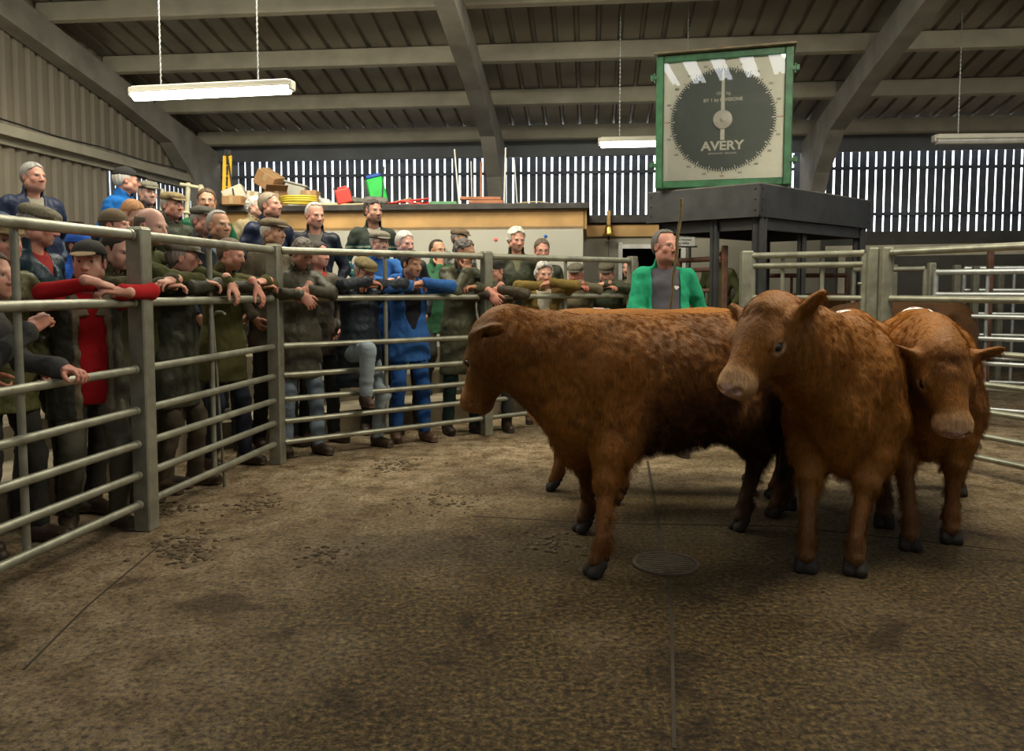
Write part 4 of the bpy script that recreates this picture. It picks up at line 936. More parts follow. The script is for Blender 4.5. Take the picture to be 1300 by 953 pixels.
    eyeM = mat('cow_eye', (.012,.006,.004), rough=.06, spec=.9, var=0); hoofM = mat('hoof_horn', (.014,.010,.007), rough=.85, var=.4, scale=25, bump=.3, bscale=40)
    for s in (1,-1):
        b = MB(); c = H(.156,s*.108,-.062); R = .0215*S
        b.lathe([(max(.0003,R*math.sin(PI*i/10)), -R*math.cos(PI*i/10)) for i in range(11)], c, HR@Vector((0,s,0)), 16); b.build('eye', eyeM, root)
    for k, (hx, hy, hz) in enumerate(hoof):
        Fh = Field((hx-.09,hy-.09,hz-.01),(hx+.13,hy+.09,hz+.12), .0055)
        for s in (1,-1):
            Fh.u(cap((hx-.012,hy+s*.025,hz+.062),(hx+.030,hy+s*.027,hz+.018),.031,.034), .008)
            Fh.u(ell((hx-.045,hy+s*.022,hz+.085),(.014,.013,.016)), .006)
        z0 = hz
        Fh.i(lambda P, z0=z0: z0+.001-P[...,2])
        v, q = Fh.mesh(); link('hoof', quads('hoof', v, q), hoofM, root)
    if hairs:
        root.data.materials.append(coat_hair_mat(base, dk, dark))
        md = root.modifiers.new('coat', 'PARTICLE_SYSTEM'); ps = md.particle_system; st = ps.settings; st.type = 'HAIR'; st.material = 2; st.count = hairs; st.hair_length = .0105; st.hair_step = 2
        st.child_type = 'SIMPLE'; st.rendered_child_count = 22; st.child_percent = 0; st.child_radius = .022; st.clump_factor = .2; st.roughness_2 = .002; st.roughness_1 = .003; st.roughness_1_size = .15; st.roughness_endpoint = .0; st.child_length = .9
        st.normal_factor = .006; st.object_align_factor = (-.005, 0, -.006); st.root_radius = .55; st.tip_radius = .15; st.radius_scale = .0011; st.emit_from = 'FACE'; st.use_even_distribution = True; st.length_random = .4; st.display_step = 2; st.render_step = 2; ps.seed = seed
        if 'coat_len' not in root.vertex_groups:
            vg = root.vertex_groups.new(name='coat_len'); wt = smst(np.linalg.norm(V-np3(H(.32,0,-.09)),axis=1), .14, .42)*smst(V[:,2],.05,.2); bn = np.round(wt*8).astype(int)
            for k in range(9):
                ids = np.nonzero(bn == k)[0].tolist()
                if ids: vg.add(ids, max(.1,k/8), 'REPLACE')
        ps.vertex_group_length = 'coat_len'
    if tail:
        b = MB(); pts = [(-.80,0,1.16),(-.86,.01,1.05),(-.87,.02,.85),(-.85,.03,.62),(-.84,.03,.5)]
        b.path(pts, [.035,.028,.022,.018,.014], 10); b.build('tail', mat('tail_hide', tuple(base*.8), rough=.7, var=.3, scale=20, bump=.4), root)
        Ft = Field((-.95,-.07,.18),(-.75,.13,.56), .008); rr = random.Random(seed)
        for i in range(9):
            a = rr.uniform(0,6.28); r_ = rr.uniform(.0,.03); Ft.u(cap((-.84,.03,.52),(-.85+r_*math.cos(a)*1.4,.03+r_*math.sin(a)*1.4,rr.uniform(.24,.32)),.016,.006), .01)
        v, q = Ft.mesh(); link('tail_switch', quads('tail_switch', v, q), mat('switch_hair', (.02,.012,.008), rough=.6, bump=.5), root)
    if tag_ear:
        s = tag_ear; eb = H(.01,s*.20,.0)
        b = MB(); d = HR@Vector((.1,s*.1,.3)).normalized(); b.beam(eb-d*.02, eb+d*.055, .035, .003, up=HR@Vector((1,0,0)), bev=.001); b.tube(eb+fw*.004, eb+fw*.012, .007); b.build('ear_tag', mat('tag_yellow', (.75,.55,.10), rough=.4), root, label='yellow plastic ear tag')
    # auction lot stickers lying on the back
    if stickers:
        from mathutils.bvhtree import BVHTree
        bv = BVHTree.FromPolygons([tuple(v) for v in V.tolist()], [tuple(q) for q in Q.tolist()])
        for (sx, sy, ang) in stickers:
            b = MB(); n = 5; w2, h2 = .055, .04; g_ = []
            for i in range(n):
                for j in range(n):
                    u = (i/(n-1)-.5)*2*w2; v_ = (j/(n-1)-.5)*2*h2; x = sx+u*math.cos(ang)-v_*math.sin(ang); y = sy+u*math.sin(ang)+v_*math.cos(ang)
                    hit = bv.ray_cast(Vector((x,y,2)), Vector((0,0,-1)))
                    z = hit[0].z+.006 if hit[0] else 1.3
                    g_.append((x,y,z))
            top = g_; bot = [(x,y,z-.0035) for x,y,z in g_]; fs = []
            for i in range(n-1):
                for j in range(n-1):
                    a0 = i*n+j; fs.append((a0,a0+n,a0+n+1,a0+1)); fs.append(tuple(t+n*n for t in (a0,a0+1,a0+n+1,a0+n)))
            ed = [i*n for i in range(n)]+[(n-1)*n+j for j in range(1,n)]+[i*n+n-1 for i in range(n-2,-1,-1)]+[j for j in range(n-2,0,-1)]
            for i in range(len(ed)): a0, a1 = ed[i], ed[(i+1)%len(ed)]; fs.append((a0,a1,a1+n*n,a0+n*n))
            b.add(top+bot, fs); o = b.build('lot_sticker', mat('sticker_paper', (.82,.80,.76), rough=.5, var=.03), root, label='white paper lot sticker')
            # printed red number blot
            hx_, hy_ = sx, sy; hit = bv.ray_cast(Vector((hx_,hy_,2)), Vector((0,0,-1)))
            if hit[0]:
                b = MB(); nn = hit[1]; b.beam(hit[0]+nn*.009-Vector((.018,0,0)), hit[0]+nn*.009+Vector((.018,0,0)), .022, .0015, up=nn); b.build('sticker_print', mat('sticker_red', (.55,.10,.08), rough=.5), o)
    return root
def cow_at(label, fore, hind, lifts=(0,0,0,0), poll=None, head=None, **kw):
    """fore=(left, right) hind=(left, right) world xy of hooves; head=(yaw,pitch,roll) world yaw degrees"""
    f = (Vector(fore[0])+Vector(fore[1]))/2; h = (Vector(hind[0])+Vector(hind[1]))/2
    ax = kw.pop('axis', None)
    d = (f-h).normalized() if ax is None else Vector((math.cos(rad(ax)), math.sin(rad(ax))))
    yaw = math.degrees(math.atan2(d.y, d.x)); c = kw.pop('centre', None)
    if c is None: c = f*.5+h*.5+d*.08
    c = Vector(c)
    ew = kw.pop('ears_w', None)
    if ew: kw['ewl'] = True; kw['ears'] = [(e[0]*d.x+e[1]*d.y, -e[0]*d.y+e[1]*d.x, e[2]) for e in ew]
    def L(p): q = Vector(p)-c; return (q.x*d.x+q.y*d.y, -q.x*d.y+q.y*d.x)
    hf = [L(fore[0])+(lifts[0],), L(fore[1])+(lifts[1],), L(hind[0])+(lifts[2],), L(hind[1])+(lifts[3],)]
    q = L(poll[:2]); pl = (q[0], q[1], poll[2])
    return cow(label, c, yaw, hf, pl, (head[0]-yaw, head[1], head[2]), **kw)
def g2(px, py): p = ground(px, py); return (p.x, p.y)

# the cattle in the ring
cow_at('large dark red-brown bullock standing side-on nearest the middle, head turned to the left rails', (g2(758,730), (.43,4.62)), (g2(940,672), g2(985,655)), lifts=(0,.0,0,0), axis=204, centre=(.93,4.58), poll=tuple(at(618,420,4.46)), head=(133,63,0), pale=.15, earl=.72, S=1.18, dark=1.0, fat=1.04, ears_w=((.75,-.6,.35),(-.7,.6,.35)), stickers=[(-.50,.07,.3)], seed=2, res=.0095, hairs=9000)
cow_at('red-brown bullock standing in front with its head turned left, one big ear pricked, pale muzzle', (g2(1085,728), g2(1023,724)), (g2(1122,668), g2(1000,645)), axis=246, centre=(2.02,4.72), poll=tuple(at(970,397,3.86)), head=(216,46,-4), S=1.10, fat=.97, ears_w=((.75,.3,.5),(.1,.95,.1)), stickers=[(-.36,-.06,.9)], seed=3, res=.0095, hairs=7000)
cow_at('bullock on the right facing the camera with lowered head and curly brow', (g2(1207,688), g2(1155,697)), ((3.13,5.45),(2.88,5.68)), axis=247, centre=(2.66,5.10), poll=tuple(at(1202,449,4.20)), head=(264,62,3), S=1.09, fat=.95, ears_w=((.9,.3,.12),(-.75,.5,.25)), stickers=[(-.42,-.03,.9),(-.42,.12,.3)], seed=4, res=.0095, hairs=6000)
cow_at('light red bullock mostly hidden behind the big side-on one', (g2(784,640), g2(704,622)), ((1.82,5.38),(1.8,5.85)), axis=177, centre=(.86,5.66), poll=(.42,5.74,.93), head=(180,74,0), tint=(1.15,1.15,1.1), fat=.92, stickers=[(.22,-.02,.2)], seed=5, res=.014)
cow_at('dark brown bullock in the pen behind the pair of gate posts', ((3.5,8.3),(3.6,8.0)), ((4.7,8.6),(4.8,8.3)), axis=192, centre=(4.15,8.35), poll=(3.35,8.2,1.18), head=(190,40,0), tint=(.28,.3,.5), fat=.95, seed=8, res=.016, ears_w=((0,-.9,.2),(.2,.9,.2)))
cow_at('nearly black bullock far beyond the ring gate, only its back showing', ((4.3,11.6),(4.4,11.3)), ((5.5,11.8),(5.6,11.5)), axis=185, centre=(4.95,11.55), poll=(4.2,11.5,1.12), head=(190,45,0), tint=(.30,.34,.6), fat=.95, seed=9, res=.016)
# ---------------------------------------------------------------- people
SKIN = lambda: attr_mat('skin', rough=.5, sss=.06, bump=.12, bscale=160, var=.05)
def cloth(name, col, kind='wool'):
    rough = {'wool':.95,'wax':.55,'nylon':.5,'denim':.85}[kind]
    return mat('cloth_'+name, col, rough=rough, var=.22, scale=7, bump=.5 if kind != 'nylon' else .25, bscale={'wool':220,'wax':35,'nylon':28,'denim':180}[kind], spec=.25)
def V3(*a): return Vector(a)
def ik(a, c, l1, l2, pole):
    a, c, pole = Vector(a), Vector(c), Vector(pole); d = c-a; L = min(d.length, (l1+l2)*.995); d.normalize(); c = a+d*L
    x = (l1*l1-l2*l2+L*L)/(2*L); h = math.sqrt(max(0, l1*l1-x*x)); p = pole-d*pole.dot(d); p.normalize()
    return a+d*x+p*h, c
def head_parts(Hm, s, skin, opt):
    """Hm 4x4 head frame (x right, y forward, z up; origin mid-head); returns V,Q,C and accessory builder data"""
    R = Hm.to_3x3(); Rn = np.array([list(r) for r in R], np.float32); c0 = Hm.translation
    sx = opt.get('wide', 1.0); res = opt.get('hres', .0055)
    def P(x,y,z): return np3(c0+R@Vector((x*s*sx,y*s,z*s)))
    def E(c, r): return ell(P(*c), (r[0]*s*sx,r[1]*s,r[2]*s), Rn)
    m = .2*s; F = Field(c0-Vector((m,m,m+.03)), c0+Vector((m,m,m)), res)
    F.u(E((0,-.016,.038),(.077,.096,.086)), .01); F.u(E((0,.030,-.025),(.063,.068,.088)), .03); F.u(E((0,.040,-.072),(.046,.046,.038)), .03)
    F.u(E((0,.072,-.094),(.020,.018,.016)), .015)
    jw = opt.get('jowl', 0)
    if jw: F.u(E((0,.015,-.085),(.058+jw,.05+jw,.035+jw*.6)), .03)
    for q in (1,-1):
        F.u(E((q*.040,.060,-.026),(.024,.022,.024)), .018); F.u(E((q*.060,.005,-.055),(.018,.035,.03)), .02)
    F.u(cap(P(-.034,.080,.022), P(.034,.080,.022), .011*s), .018)
    for q in (1,-1): F.c(E((q*.031,.104,.003),(.018,.015,.0105)), .012)
    F.u(cap(P(0,.088,.014), P(0,.112,-.030), .0085*s, .0135*s), .010)
    for q in (1,-1): F.u(E((q*.013,.102,-.034),(.0095,.011,.009)), .006); F.c(E((q*.007,.108,-.045),(.004,.006,.004)), .003)
    F.u(E((0,.086,-.061),(.024,.014,.0065)), .005); F.u(E((0,.084,-.073),(.020,.014,.0075)), .005); F.c(cap(P(-.024,.097,-.067), P(.024,.097,-.067), .0018*s), .004)
    for q in (1,-1):
        F.u(E((q*.078,-.008,-.004),(.010,.021,.033)), .008); F.c(E((q*.088,-.002,-.002),(.007,.011,.019)), .005)
    nb = opt['neckbase']; F.u(cap(P(0,-.022,-.055), np3(nb), .056*s, .062*s), .03)
    V, Q = F.mesh()
    L = ((V-np3(c0))@Rn)/s; L[:,0] /= sx
    C = np.tile(np.array(skin,np.float32)*1.08, (len(V),1))
    def mix(w_, c): nonlocal C; C = C*(1-w_[:,None])+np.array(c,np.float32)*w_[:,None]
    def blob(c, r, lo=.6, hi=1.1): return 1-smst(np.linalg.norm((L-np.array(c))/np.array(r),axis=1), lo, hi)
    red = np.array(skin)*np.array([1.05,.68,.66]); rd = opt.get('red', .5)*.6
    for q in (1,-1): mix(blob((q*.045,.07,-.03),(.034,.03,.03),.2,1.2)*rd, red); mix(blob((q*.08,-.008,0),(.02,.03,.04))*.45, red)
    mix(blob((0,.112,-.03),(.022,.022,.02),.3,1.2)*rd, red)
    mix(blob((0,.10,-.067),(.027,.02,.0135),.7,1.0)*.45, np.array(skin)*np.array([.85,.45,.42]))
    st = opt.get('stubble', .25); hc = opt.get('hair', (.05,.04,.03))
    mix(blob((0,.06,-.085),(.062,.07,.045),.6,1.2)*st, np.array(hc)*.5+np.array(skin)*.25)
    bc = opt.get('brow', hc)
    for q in (1,-1):
        mix(blob((q*.033,.096,.026),(.021,.02,.0055),.6,1.1)*.5, bc)
        mix(blob((q*.031,.092,.004),(.017,.02,.0075),.75,1.05)*.95, (.42,.38,.34)); mix(blob((q*.031+opt.get('gaze',0),.092,.005),(.0068,.02,.0075),.8,1.1), (.03,.02,.015))
        mix(blob((q*.031,.094,.0135),(.019,.02,.0035),.6,1.1)*.6, np.array(skin)*.35)
    return V, Q, C, P, E, Rn, c0, R
def hand_parts(W, d, n, curl, s=1.0, side=1, spread=.12, res=.0042):
    """wrist W, direction d of the fingers, palm normal n (curl direction), thumb towards side*(d x n)"""
    W = Vector(W); d = Vector(d).normalized(); n = Vector(n); n = (n-d*n.dot(d)).normalized(); u = d.cross(n)*side
    m = .21*s; F = Field(W-Vector((m,m,m)), W+Vector((m,m,m)), res)
    F.u(cap(np3(W-d*.05), np3(W+d*.01), .029*s, .026*s, flat=(np3(u),1.25)), .01)
    Rp = np.array([[u[i],d[i],n[i]] for i in range(3)],np.float32)
    F.u(ell(np3(W+d*.052*s),(.042*s,.056*s,.0165*s),Rp), .02)
    F.u(ell(np3(W+d*.03*s+u*.022*s+n*.006*s),(.019*s,.034*s,.016*s),Rp), .012)
    def rot(v, ax, a): return Matrix.Rotation(a, 3, ax)@v
    for i, (o, l) in enumerate([(.031,.068),(.0105,.077),(-.0105,.072),(-.031,.057)]):
        b = W+d*(.088-.004*abs(i-1.3))*s+u*o*s; v = rot(d, n, -side*spread*(1.4-i)*.5 if False else 0); v = (d+u*spread*(1.5-i)*.35).normalized(); ax = u*side; r = .0098*s*(1 if i < 3 else .88)
        a = curl*rad(58)+rad(8)+.06*i
        for k, f in enumerate((.48,.29,.25)):
            v = (Matrix.Rotation(a if k else a*.8, 3, d.cross(n))@v).normalized(); e = b+v*l*f*s
            F.u(cap(np3(b), np3(e), r*(1-.07*k), r*(1-.07*(k+1))), .0035); b = e; a = curl*rad(75)+rad(10)
    tb = W+d*.026*s+u*.026*s+n*.006*s; tv = (d*.62+u*.72+n*(.25+.35*curl)).normalized()
    t1 = tb+tv*.040*s; tv2 = (tv+d*.45+n*.35*curl-u*.45*curl).normalized(); t2 = t1+tv2*.031*s; t3 = t2+(tv2+d*.2-u*.25*curl).normalized()*.024*s
    F.u(cap(np3(tb),np3(t1),.0155*s,.012*s),.012); F.u(cap(np3(t1),np3(t2),.012*s,.0108*s),.004); F.u(cap(np3(t2),np3(t3),.0108*s,.0085*s),.004)
    V, Q = F.mesh(); return V, Q
def person(px, py, d, face, look=None, floor=0.0, pose='stand', label='', group=None, **o):
    """px,py = pixel of the crown; d = depth; face/look = heading, 0 towards the camera, + to the picture's right; pose see below"""
    look = face if look is None else look
    vw = -math.degrees(math.atan((px-CX)/F_PX)); face += vw; look += vw          # headings are as seen from the viewer
    crown = at(px, py, d); a = rad(face); fwd = Vector((math.sin(a), -math.cos(a), 0))
    s = o.get('size', 1.0); H = crown.z-floor
    tilt = o.get('nod', 0); fat = o.get('fat', .0)
    hatp = .018 if o.get('hat') else .008
    lean_d = {'stand':.02,'fold':.26,'over':.26,'chin':.24,'side':.12}.get(pose, .02)
    lean_d = o.get('lean', lean_d)
    # local frame: origin on the floor under the hips, y forward, x to the person's right
    loc = crown-fwd*lean_d; loc.z = floor
    rz = math.atan2(fwd.y, fwd.x)-PI/2
    Mi = Matrix.Rotation(-rz, 3, 'Z')
    hz = H-hatp-.118*s                                   # head centre
    hc = V3(0, lean_d+.0, hz)
    if tilt: hc += V3(0, 0, 0)
    fwn = .10 if (pose in ('fold','over','chin') or tilt > 15) else .052
    neck = V3(0, lean_d-fwn, hz-(.150 if fwn > .06 else .160)*s)             # base of neck (C7)
    leg = .90*s; tor = .53*s
    # hips: back from the neck so that the torso keeps its length
    dz = neck.z-leg
    if dz > tor*1.08:
        f = dz/(tor*1.04); leg *= 1; hipz = neck.z-tor*1.06; kneel = 0
        hipz = min(hipz, .98*s+.08)
        dy = 0.02
    else:
        dz2 = max(dz, tor*.72); hipz = neck.z-dz2; dy = math.sqrt(max(0.0004, tor*tor-min(dz2,tor*.999)**2))
    hip = V3(0, neck.y-dy*.95, hipz)
    tax = (neck-hip).normalized(); tl = (neck-hip).length
    ev = V3(1,0,0); tf = ev.cross(tax)*-1
    tf = tax.cross(V3(1,0,0)); tf = -tf if tf.y < 0 else tf  # torso front
    Rt = np.array([[ev[i],tf[i],tax[i]] for i in range(3)],np.float32)
    shw = .168*s+fat*.3
    sh = {q: neck+V3(q*shw, .012, 0)-tax*.072*s for q in (1,-1)}
    rail = o.get('rail')                                 # (y distance, height) of the rail in the local frame
    if rail is None: rail = (lean_d+.02, 1.37-floor)
    ry, rz_ = rail
    la, lf = .295*s, .26*s
    el, wr, hd, hn, cl, sd = {}, {}, {}, {}, {}, {}
    def seg(q, E0, W0, hdir=None, n=None, curl=.35):
        E0, W0 = Vector(E0), Vector(W0); e = sh[q]+(E0-sh[q]).normalized()*la; w_ = e+(W0-e).normalized()*lf
        el[q], wr[q] = e, w_; hd[q] = Vector(hdir) if hdir else (w_-e); hn[q] = Vector(n) if n else V3(0,0,-1); cl[q] = curl
    def reach(q, W0, pole, hdir=None, n=None, curl=.35):
        e, w_ = ik(sh[q], W0, la, lf, pole); el[q], wr[q] = e, w_; hd[q] = Vector(hdir) if hdir else (w_-e); hn[q] = Vector(n) if n else V3(0,0,-1); cl[q] = curl
    zr = rz_+.075; y0 = ry
    arms = o.get('arms', pose)
    if arms == 'fold':
        fl = o.get('flip', 1)
        seg(fl, (fl*.285,y0-.02,zr), (-fl*.08,y0+.0,zr+.01), n=(0,-.2,-1), curl=.3)
        seg(-fl, (-fl*.285,y0-.02,zr+.0), (fl*.06,y0+.035,zr+.055), hdir=(fl*1,-.1,-.15), n=(0,-.3,-1), curl=.35)
    elif arms == 'over':                                 # forearms over the rail, hands hanging clasped
        for q in (1,-1): reach(q, (q*.05+o.get('hx',0), y0+.14+.03*q, zr-.02-.05*(q>0)), (q*1,-.2,-.2), hdir=(-q*.55,.35,-.7), n=(-q*.3,-.8,-.3), curl=.4)
    elif arms == 'oneover':
        q = o.get('flip', 1); reach(q, (q*.16, y0+.17, zr+.0), (q*1,-.3,-.1), hdir=(q*.1,.5,-.85), n=(0,-.8,-.5), curl=.25)
        seg(-q, (-q*.285,y0-.02,zr), (q*.05,y0+.02,zr+.02), curl=.4)
    elif arms == 'chin':
        q = o.get('flip', 1); ch = hc+V3(q*.035,.075,-.135)*s; reach(q, ch+V3(0,.02,-.06), (q*.7,.3,-1), hdir=(-q*.15,-.1,1), n=(-q*.2,-1,0), curl=.85)
        seg(-q, (-q*.285,y0-.02,zr), (q*.08,y0+.02,zr+.0), curl=.4)
    elif arms == 'fist':                                 # chin resting on stacked hands
        ch = hc+V3(0,.075,-.155)*s
        seg(1, (.36,y0-.0,zr+.01), (-.06,y0+.03,zr+.05), hdir=(-1,.0,-.25), n=(0,-.3,-1), curl=.55)
        seg(-1, (-.36,y0+.0,zr+.01), (.06,y0+.05,ch.z-.01), hdir=(1,-.1,.1), n=(0,-.3,-1), curl=.6)
    elif arms == 'pockets':
        for q in (1,-1): seg(q, sh[q]+V3(q*.12,-.06,-.27), V3(q*.17,hip.y+.14,hip.z-.02), curl=.5, n=(-q,0,0))
    elif arms == 'stick':
        q = o.get('flip',1); reach(q, V3(q*.06,.26,hip.z+.14), (q*1,-.3,-.4), hdir=(-q*.7,.5,.3), n=(-q*.2,-1,.0), curl=.9)
        seg(-q, sh[-q]+V3(-q*.12,-.06,-.27), V3(-q*.2,hip.y+.12,hip.z-.05), curl=.5, n=(q,0,0))
    elif arms == 'crook':                                # one hand down on a stick, other on the rail
        q = o.get('flip',1); reach(q, V3(q*.22,y0+.10,zr-.10), (q*1,-.3,-.5), hdir=(0,.35,-.9), n=(-q*.4,-.8,0), curl=.6)
        seg(-q, (-q*.285,y0-.02,zr), (q*.05,y0+.02,zr+.02), curl=.4)
    elif arms == 'world':
        for q, (wp, pole, n_, cu) in o['reach'].items():
            lw = Mi@(Vector(wp)-loc); reach(q, lw, pole, n=n_, curl=cu)
    else:
        for q in (1,-1): seg(q, sh[q]+V3(q*.10,-.03,-.28), V3(q*.24,hip.y+.08,hip.z-.12), curl=.35, n=(-q,0,0), hdir=(0,.15,-1))
    # feet
    fy = hip.y+o.get('feet', .02)
    ank = {1: V3(.12*s, fy-.05, .085), -1: V3(-.12*s, fy+.08, .085)}
    if 'step' in o: q, sy, sz = o['step']; ank[q] = V3(q*.13, hip.y+sy, sz+.085)
    hipj = {q: hip+V3(q*.09*s, 0, -.03) for q in (1,-1)}
    knee = {}
    for q in (1,-1):
        L = (hipj[q]-ank[q]).length; t_ = max(.43*s, L*.505); knee[q], ank[q] = ik(hipj[q], ank[q], t_, t_*.98, (q*.15,1,.1))
    # ---- head frame
    hy = rad(look-face); Hm = Matrix.Translation(hc) @ Matrix.Rotation(hy, 4, 'Z') @ Matrix.Rotation(rad(o.get('roll',0)), 4, 'Y') @ Matrix.Rotation(-rad(tilt), 4, 'X')
    skin = o.get('skin', (.50,.27,.18)); opt = dict(o); opt['neckbase'] = neck+V3(0,.0,-.03)
    sc = s*o.get('head', 1.0)
    hV, hQ, hC, P, E, Rn, c0, R = head_parts(Hm, sc, skin, opt)
    Vs, Qs, Cs = [hV], [hQ], [hC]; nv = len(hV)
    # ---- coarse body under the clothes
    B = Field((-.6,-.6,0),(.6,.85,H+.05), .024); k = .05
    B.u(ell(np3(hip+tax*tl*.64),(.145*s,.10*s,.18*s),Rt),k); B.u(ell(np3(hip+tax*tl*.2),(.13*s,.10*s,.17*s),Rt),k); B.u(ell(np3(hip),(.145*s,.10*s,.12*s)),k)
    B.u(cap(np3(sh[1]-V3(.03,0,0)),np3(sh[-1]+V3(.03,0,0)),.05*s),k); B.u(cap(np3(neck),np3(hc-V3(0,.01,.06)),.05*s),.03)
    for q in (1,-1):
        B.u(cap(np3(sh[q]),np3(el[q]),.042*s,.036*s),.03); B.u(cap(np3(el[q]),np3(wr[q]),.036*s,.027*s),.02)
        B.u(cap(np3(hipj[q]),np3(knee[q]),.062*s,.042*s),.04); B.u(cap(np3(knee[q]),np3(ank[q]),.042*s,.034*s),.03); B.u(cap(np3(ank[q]-V3(0,.02,.04)),np3(ank[q]+V3(q*.02,.12,-.05)),.028,.024),.02)
    v, q_ = B.mesh(); Vs.append(v); Qs.append(q_+nv); Cs.append(np.tile(np.array(skin,np.float32),(len(v),1))); nv += len(v)
    nohand = o.get('nohand', ())
    for q in (1,-1):
        v, q_ = hand_parts(wr[q]+(wr[q]-el[q]).normalized()*.015, hd[q], hn[q], cl[q], s*1.04, side=(1 if q*1 > 0 else -1)*o.get('thumb',1), res=o.get('hand_res', .0045))
        Vs.append(v); Qs.append(q_+nv); c_ = np.tile(np.array(skin,np.float32)*np.array([1,.86,.82]),(len(v),1)); Cs.append(c_.astype(np.float32)); nv += len(v)
    me = quads('person', np.concatenate(Vs), np.concatenate(Qs), np.concatenate(Cs))
    root = link('person', me, SKIN(), label=label, cat='person', group=group); root.location = loc; root.rotation_euler = (0,0,rz)
    # ---- hair
    hcol = o.get('hair', (.05,.04,.03)); style = o.get('style', 'short'); hres = .006
    if style != 'none':
        F = Field(c0-Vector((.17,.17,.2)), c0+Vector((.17,.17,.18)), hres); t = o.get('hthick', .009)
        F.u(ell(P(0,-.018,.040),((.077+t)*sc*o.get('wide',1),(.097+t)*sc,(.084+t)*sc),Rn), .01)
        if style in ('long','wavy'): F.u(E((0,-.05,-.02),(.085,.06,.075)), .04)
        F.u(E((0,-.055,.0),(.075,.055,.075)), .03)
        c0n = np3(c0); hat = bool(o.get('hat'))
        def cut(Pn):
            L = ((Pn-c0n)@Rn)/sc; x, y, z = L[...,0], L[...,1], L[...,2]
            line = np.where(y > 0, .018+1.02*y, .010+1.05*y)
            low = -.09 if style not in ('long','wavy') else -.13
            line = np.maximum(line, low)+(.006*np.sin(x*90))
            g = line-z
            sb = np.maximum(np.maximum(np.abs(y-.012)-.014, -.045-z), z-.05)         # sideburn
            g = np.minimum(g, np.maximum(sb, .055-np.abs(x)))
            g = np.maximum(g, y-.072+.0*z)
            if style == 'bald': g = np.maximum(np.maximum(line-z, z-.060+.5*np.maximum(0,y)), y-.012)
            if style == 'receding': g = np.maximum(g, np.minimum(.104-z+.0*x, y-.025+.25*np.abs(x)))
            if hat: g = np.maximum(g, z-.062-.15*y)
            return g*sc
        F.i(cut); v, q_ = F.mesh()
        if len(v) > 20:
            nn = vnormals(v, q_); am = {'wavy':.008,'curly':.012}.get(style, .0035)
            Lh = ((v-np3(c0))@Rn)/sc; ph = np.arctan2(Lh[:,0], Lh[:,1]+.02); rz2 = np.sqrt((Lh[:,0])**2+(Lh[:,1]+.02)**2)
            wvy = .5*np.sin(Lh[:,2]*70) if style in ('wavy','curly','long') else 0
            stq = vnoise(np.stack([ph*9+wvy, rz2*12, Lh[:,2]*9],1), 1.0)+.6*vnoise(np.stack([ph*22+wvy, rz2*20, Lh[:,2]*14],1), 1.0)
            v = v+nn*(.0030*stq+(am*1.3*vnoise(v, 40) if style in ('wavy','curly') else 0)-.001)[:,None]
            hb = np.clip(np.array(hcol)[None,:]*(1+.45*stq)[:,None], .003, 1)
            link('hair', quads('hair', v, q_, hb), attr_mat('hair', rough=.7, bump=.3, bscale=420, var=.15), root)
    # ---- hat
    hat = o.get('hat')
    if hat:
        col = o.get('hatcol', (.16,.13,.08)); F = Field(c0-Vector((.2,.2,.1)), c0+Vector((.2,.2,.2)), .0055)
        if hat == 'flat':
            Rx = np.array(R@Matrix.Rotation(rad(-9),3,'X'),np.float32)
            F.u(ell(P(0,-.012,.072),(.094*sc,.118*sc,.056*sc),Rx), .01); F.u(ell(P(0,.055,.078),(.080*sc,.062*sc,.030*sc),Rx), .03)
            F.i(lambda Pn: ((.046+.10*(((Pn-np3(c0))@Rn)[...,1])/1.0)*1.0-((Pn-np3(c0))@Rn)[...,2]/sc)*sc)
            Rb = np.array(R@Matrix.Rotation(rad(-16),3,'X'),np.float32); F.u(ell(P(0,.098,.050),(.070*sc,.048*sc,.0095*sc),Rb), .008)
        elif hat == 'ball':
            F.u(E((0,-.012,.055),(.089,.107,.078)), .01); F.i(lambda Pn: (.045-((Pn-np3(c0))@Rn)[...,2]/sc)*sc)
            Rb = np.array(R@Matrix.Rotation(rad(-14),3,'X'),np.float32); F.u(ell(P(0,.122,.046),(.066*sc,.066*sc,.0085*sc),Rb), .006)
            F.u(E((0,-.012,.134),(.008,.008,.006)), .003)
        else:
            F.u(E((0,-.018,.045),(.089,.108,.090)), .01); F.i(lambda Pn: (.030-((Pn-np3(c0))@Rn)[...,2]/sc)*sc); F.u(E((0,-.018,.034),(.091,.110,.014)), .006)
        v, q_ = F.mesh(); L = ((v-np3(c0))@Rn)/sc
        hb = np.tile(np.array(col,np.float32),(len(v),1))
        if hat == 'flat': hb *= (1+.30*np.sign(vnoise(v,150))*.5+.2*vnoise(v,60))[:,None]; hb[(L[:,1]>.085)&(L[:,2]<.052)] *= .8
        if hat == 'ball': m_ = (L[:,1]>.10); hb[m_] = np.array(o.get('brim', col),np.float32)
        link({'flat':'flat_cap','ball':'peaked_cap','beanie':'hat'}[hat], quads('cap', v, q_, np.clip(hb,.003,1)), attr_mat('cap_cloth', rough=.9, bump=.5, bscale=260, var=.15), root)
    if o.get('glasses'):
        b = MB(); 
        for q in (1,-1):
            pts = [Vector(P(q*.032+.021*math.cos(t),.108,.003+.015*math.sin(t)).tolist()) for t in [2*PI*i/16 for i in range(16)]]; b.path(pts, .0016, 6, closed=True)
            b.tube(Vector(P(q*.053,.106,.006).tolist()), Vector(P(q*.083,-.005,.008).tolist()), .0015, n=6)
        b.tube(Vector(P(-.011,.110,.006).tolist()), Vector(P(.011,.110,.006).tolist()), .0015, n=6)
        b.build('glasses', mat('spectacle_frame', (.05,.045,.04), rough=.3, metal=.6, var=0), root)
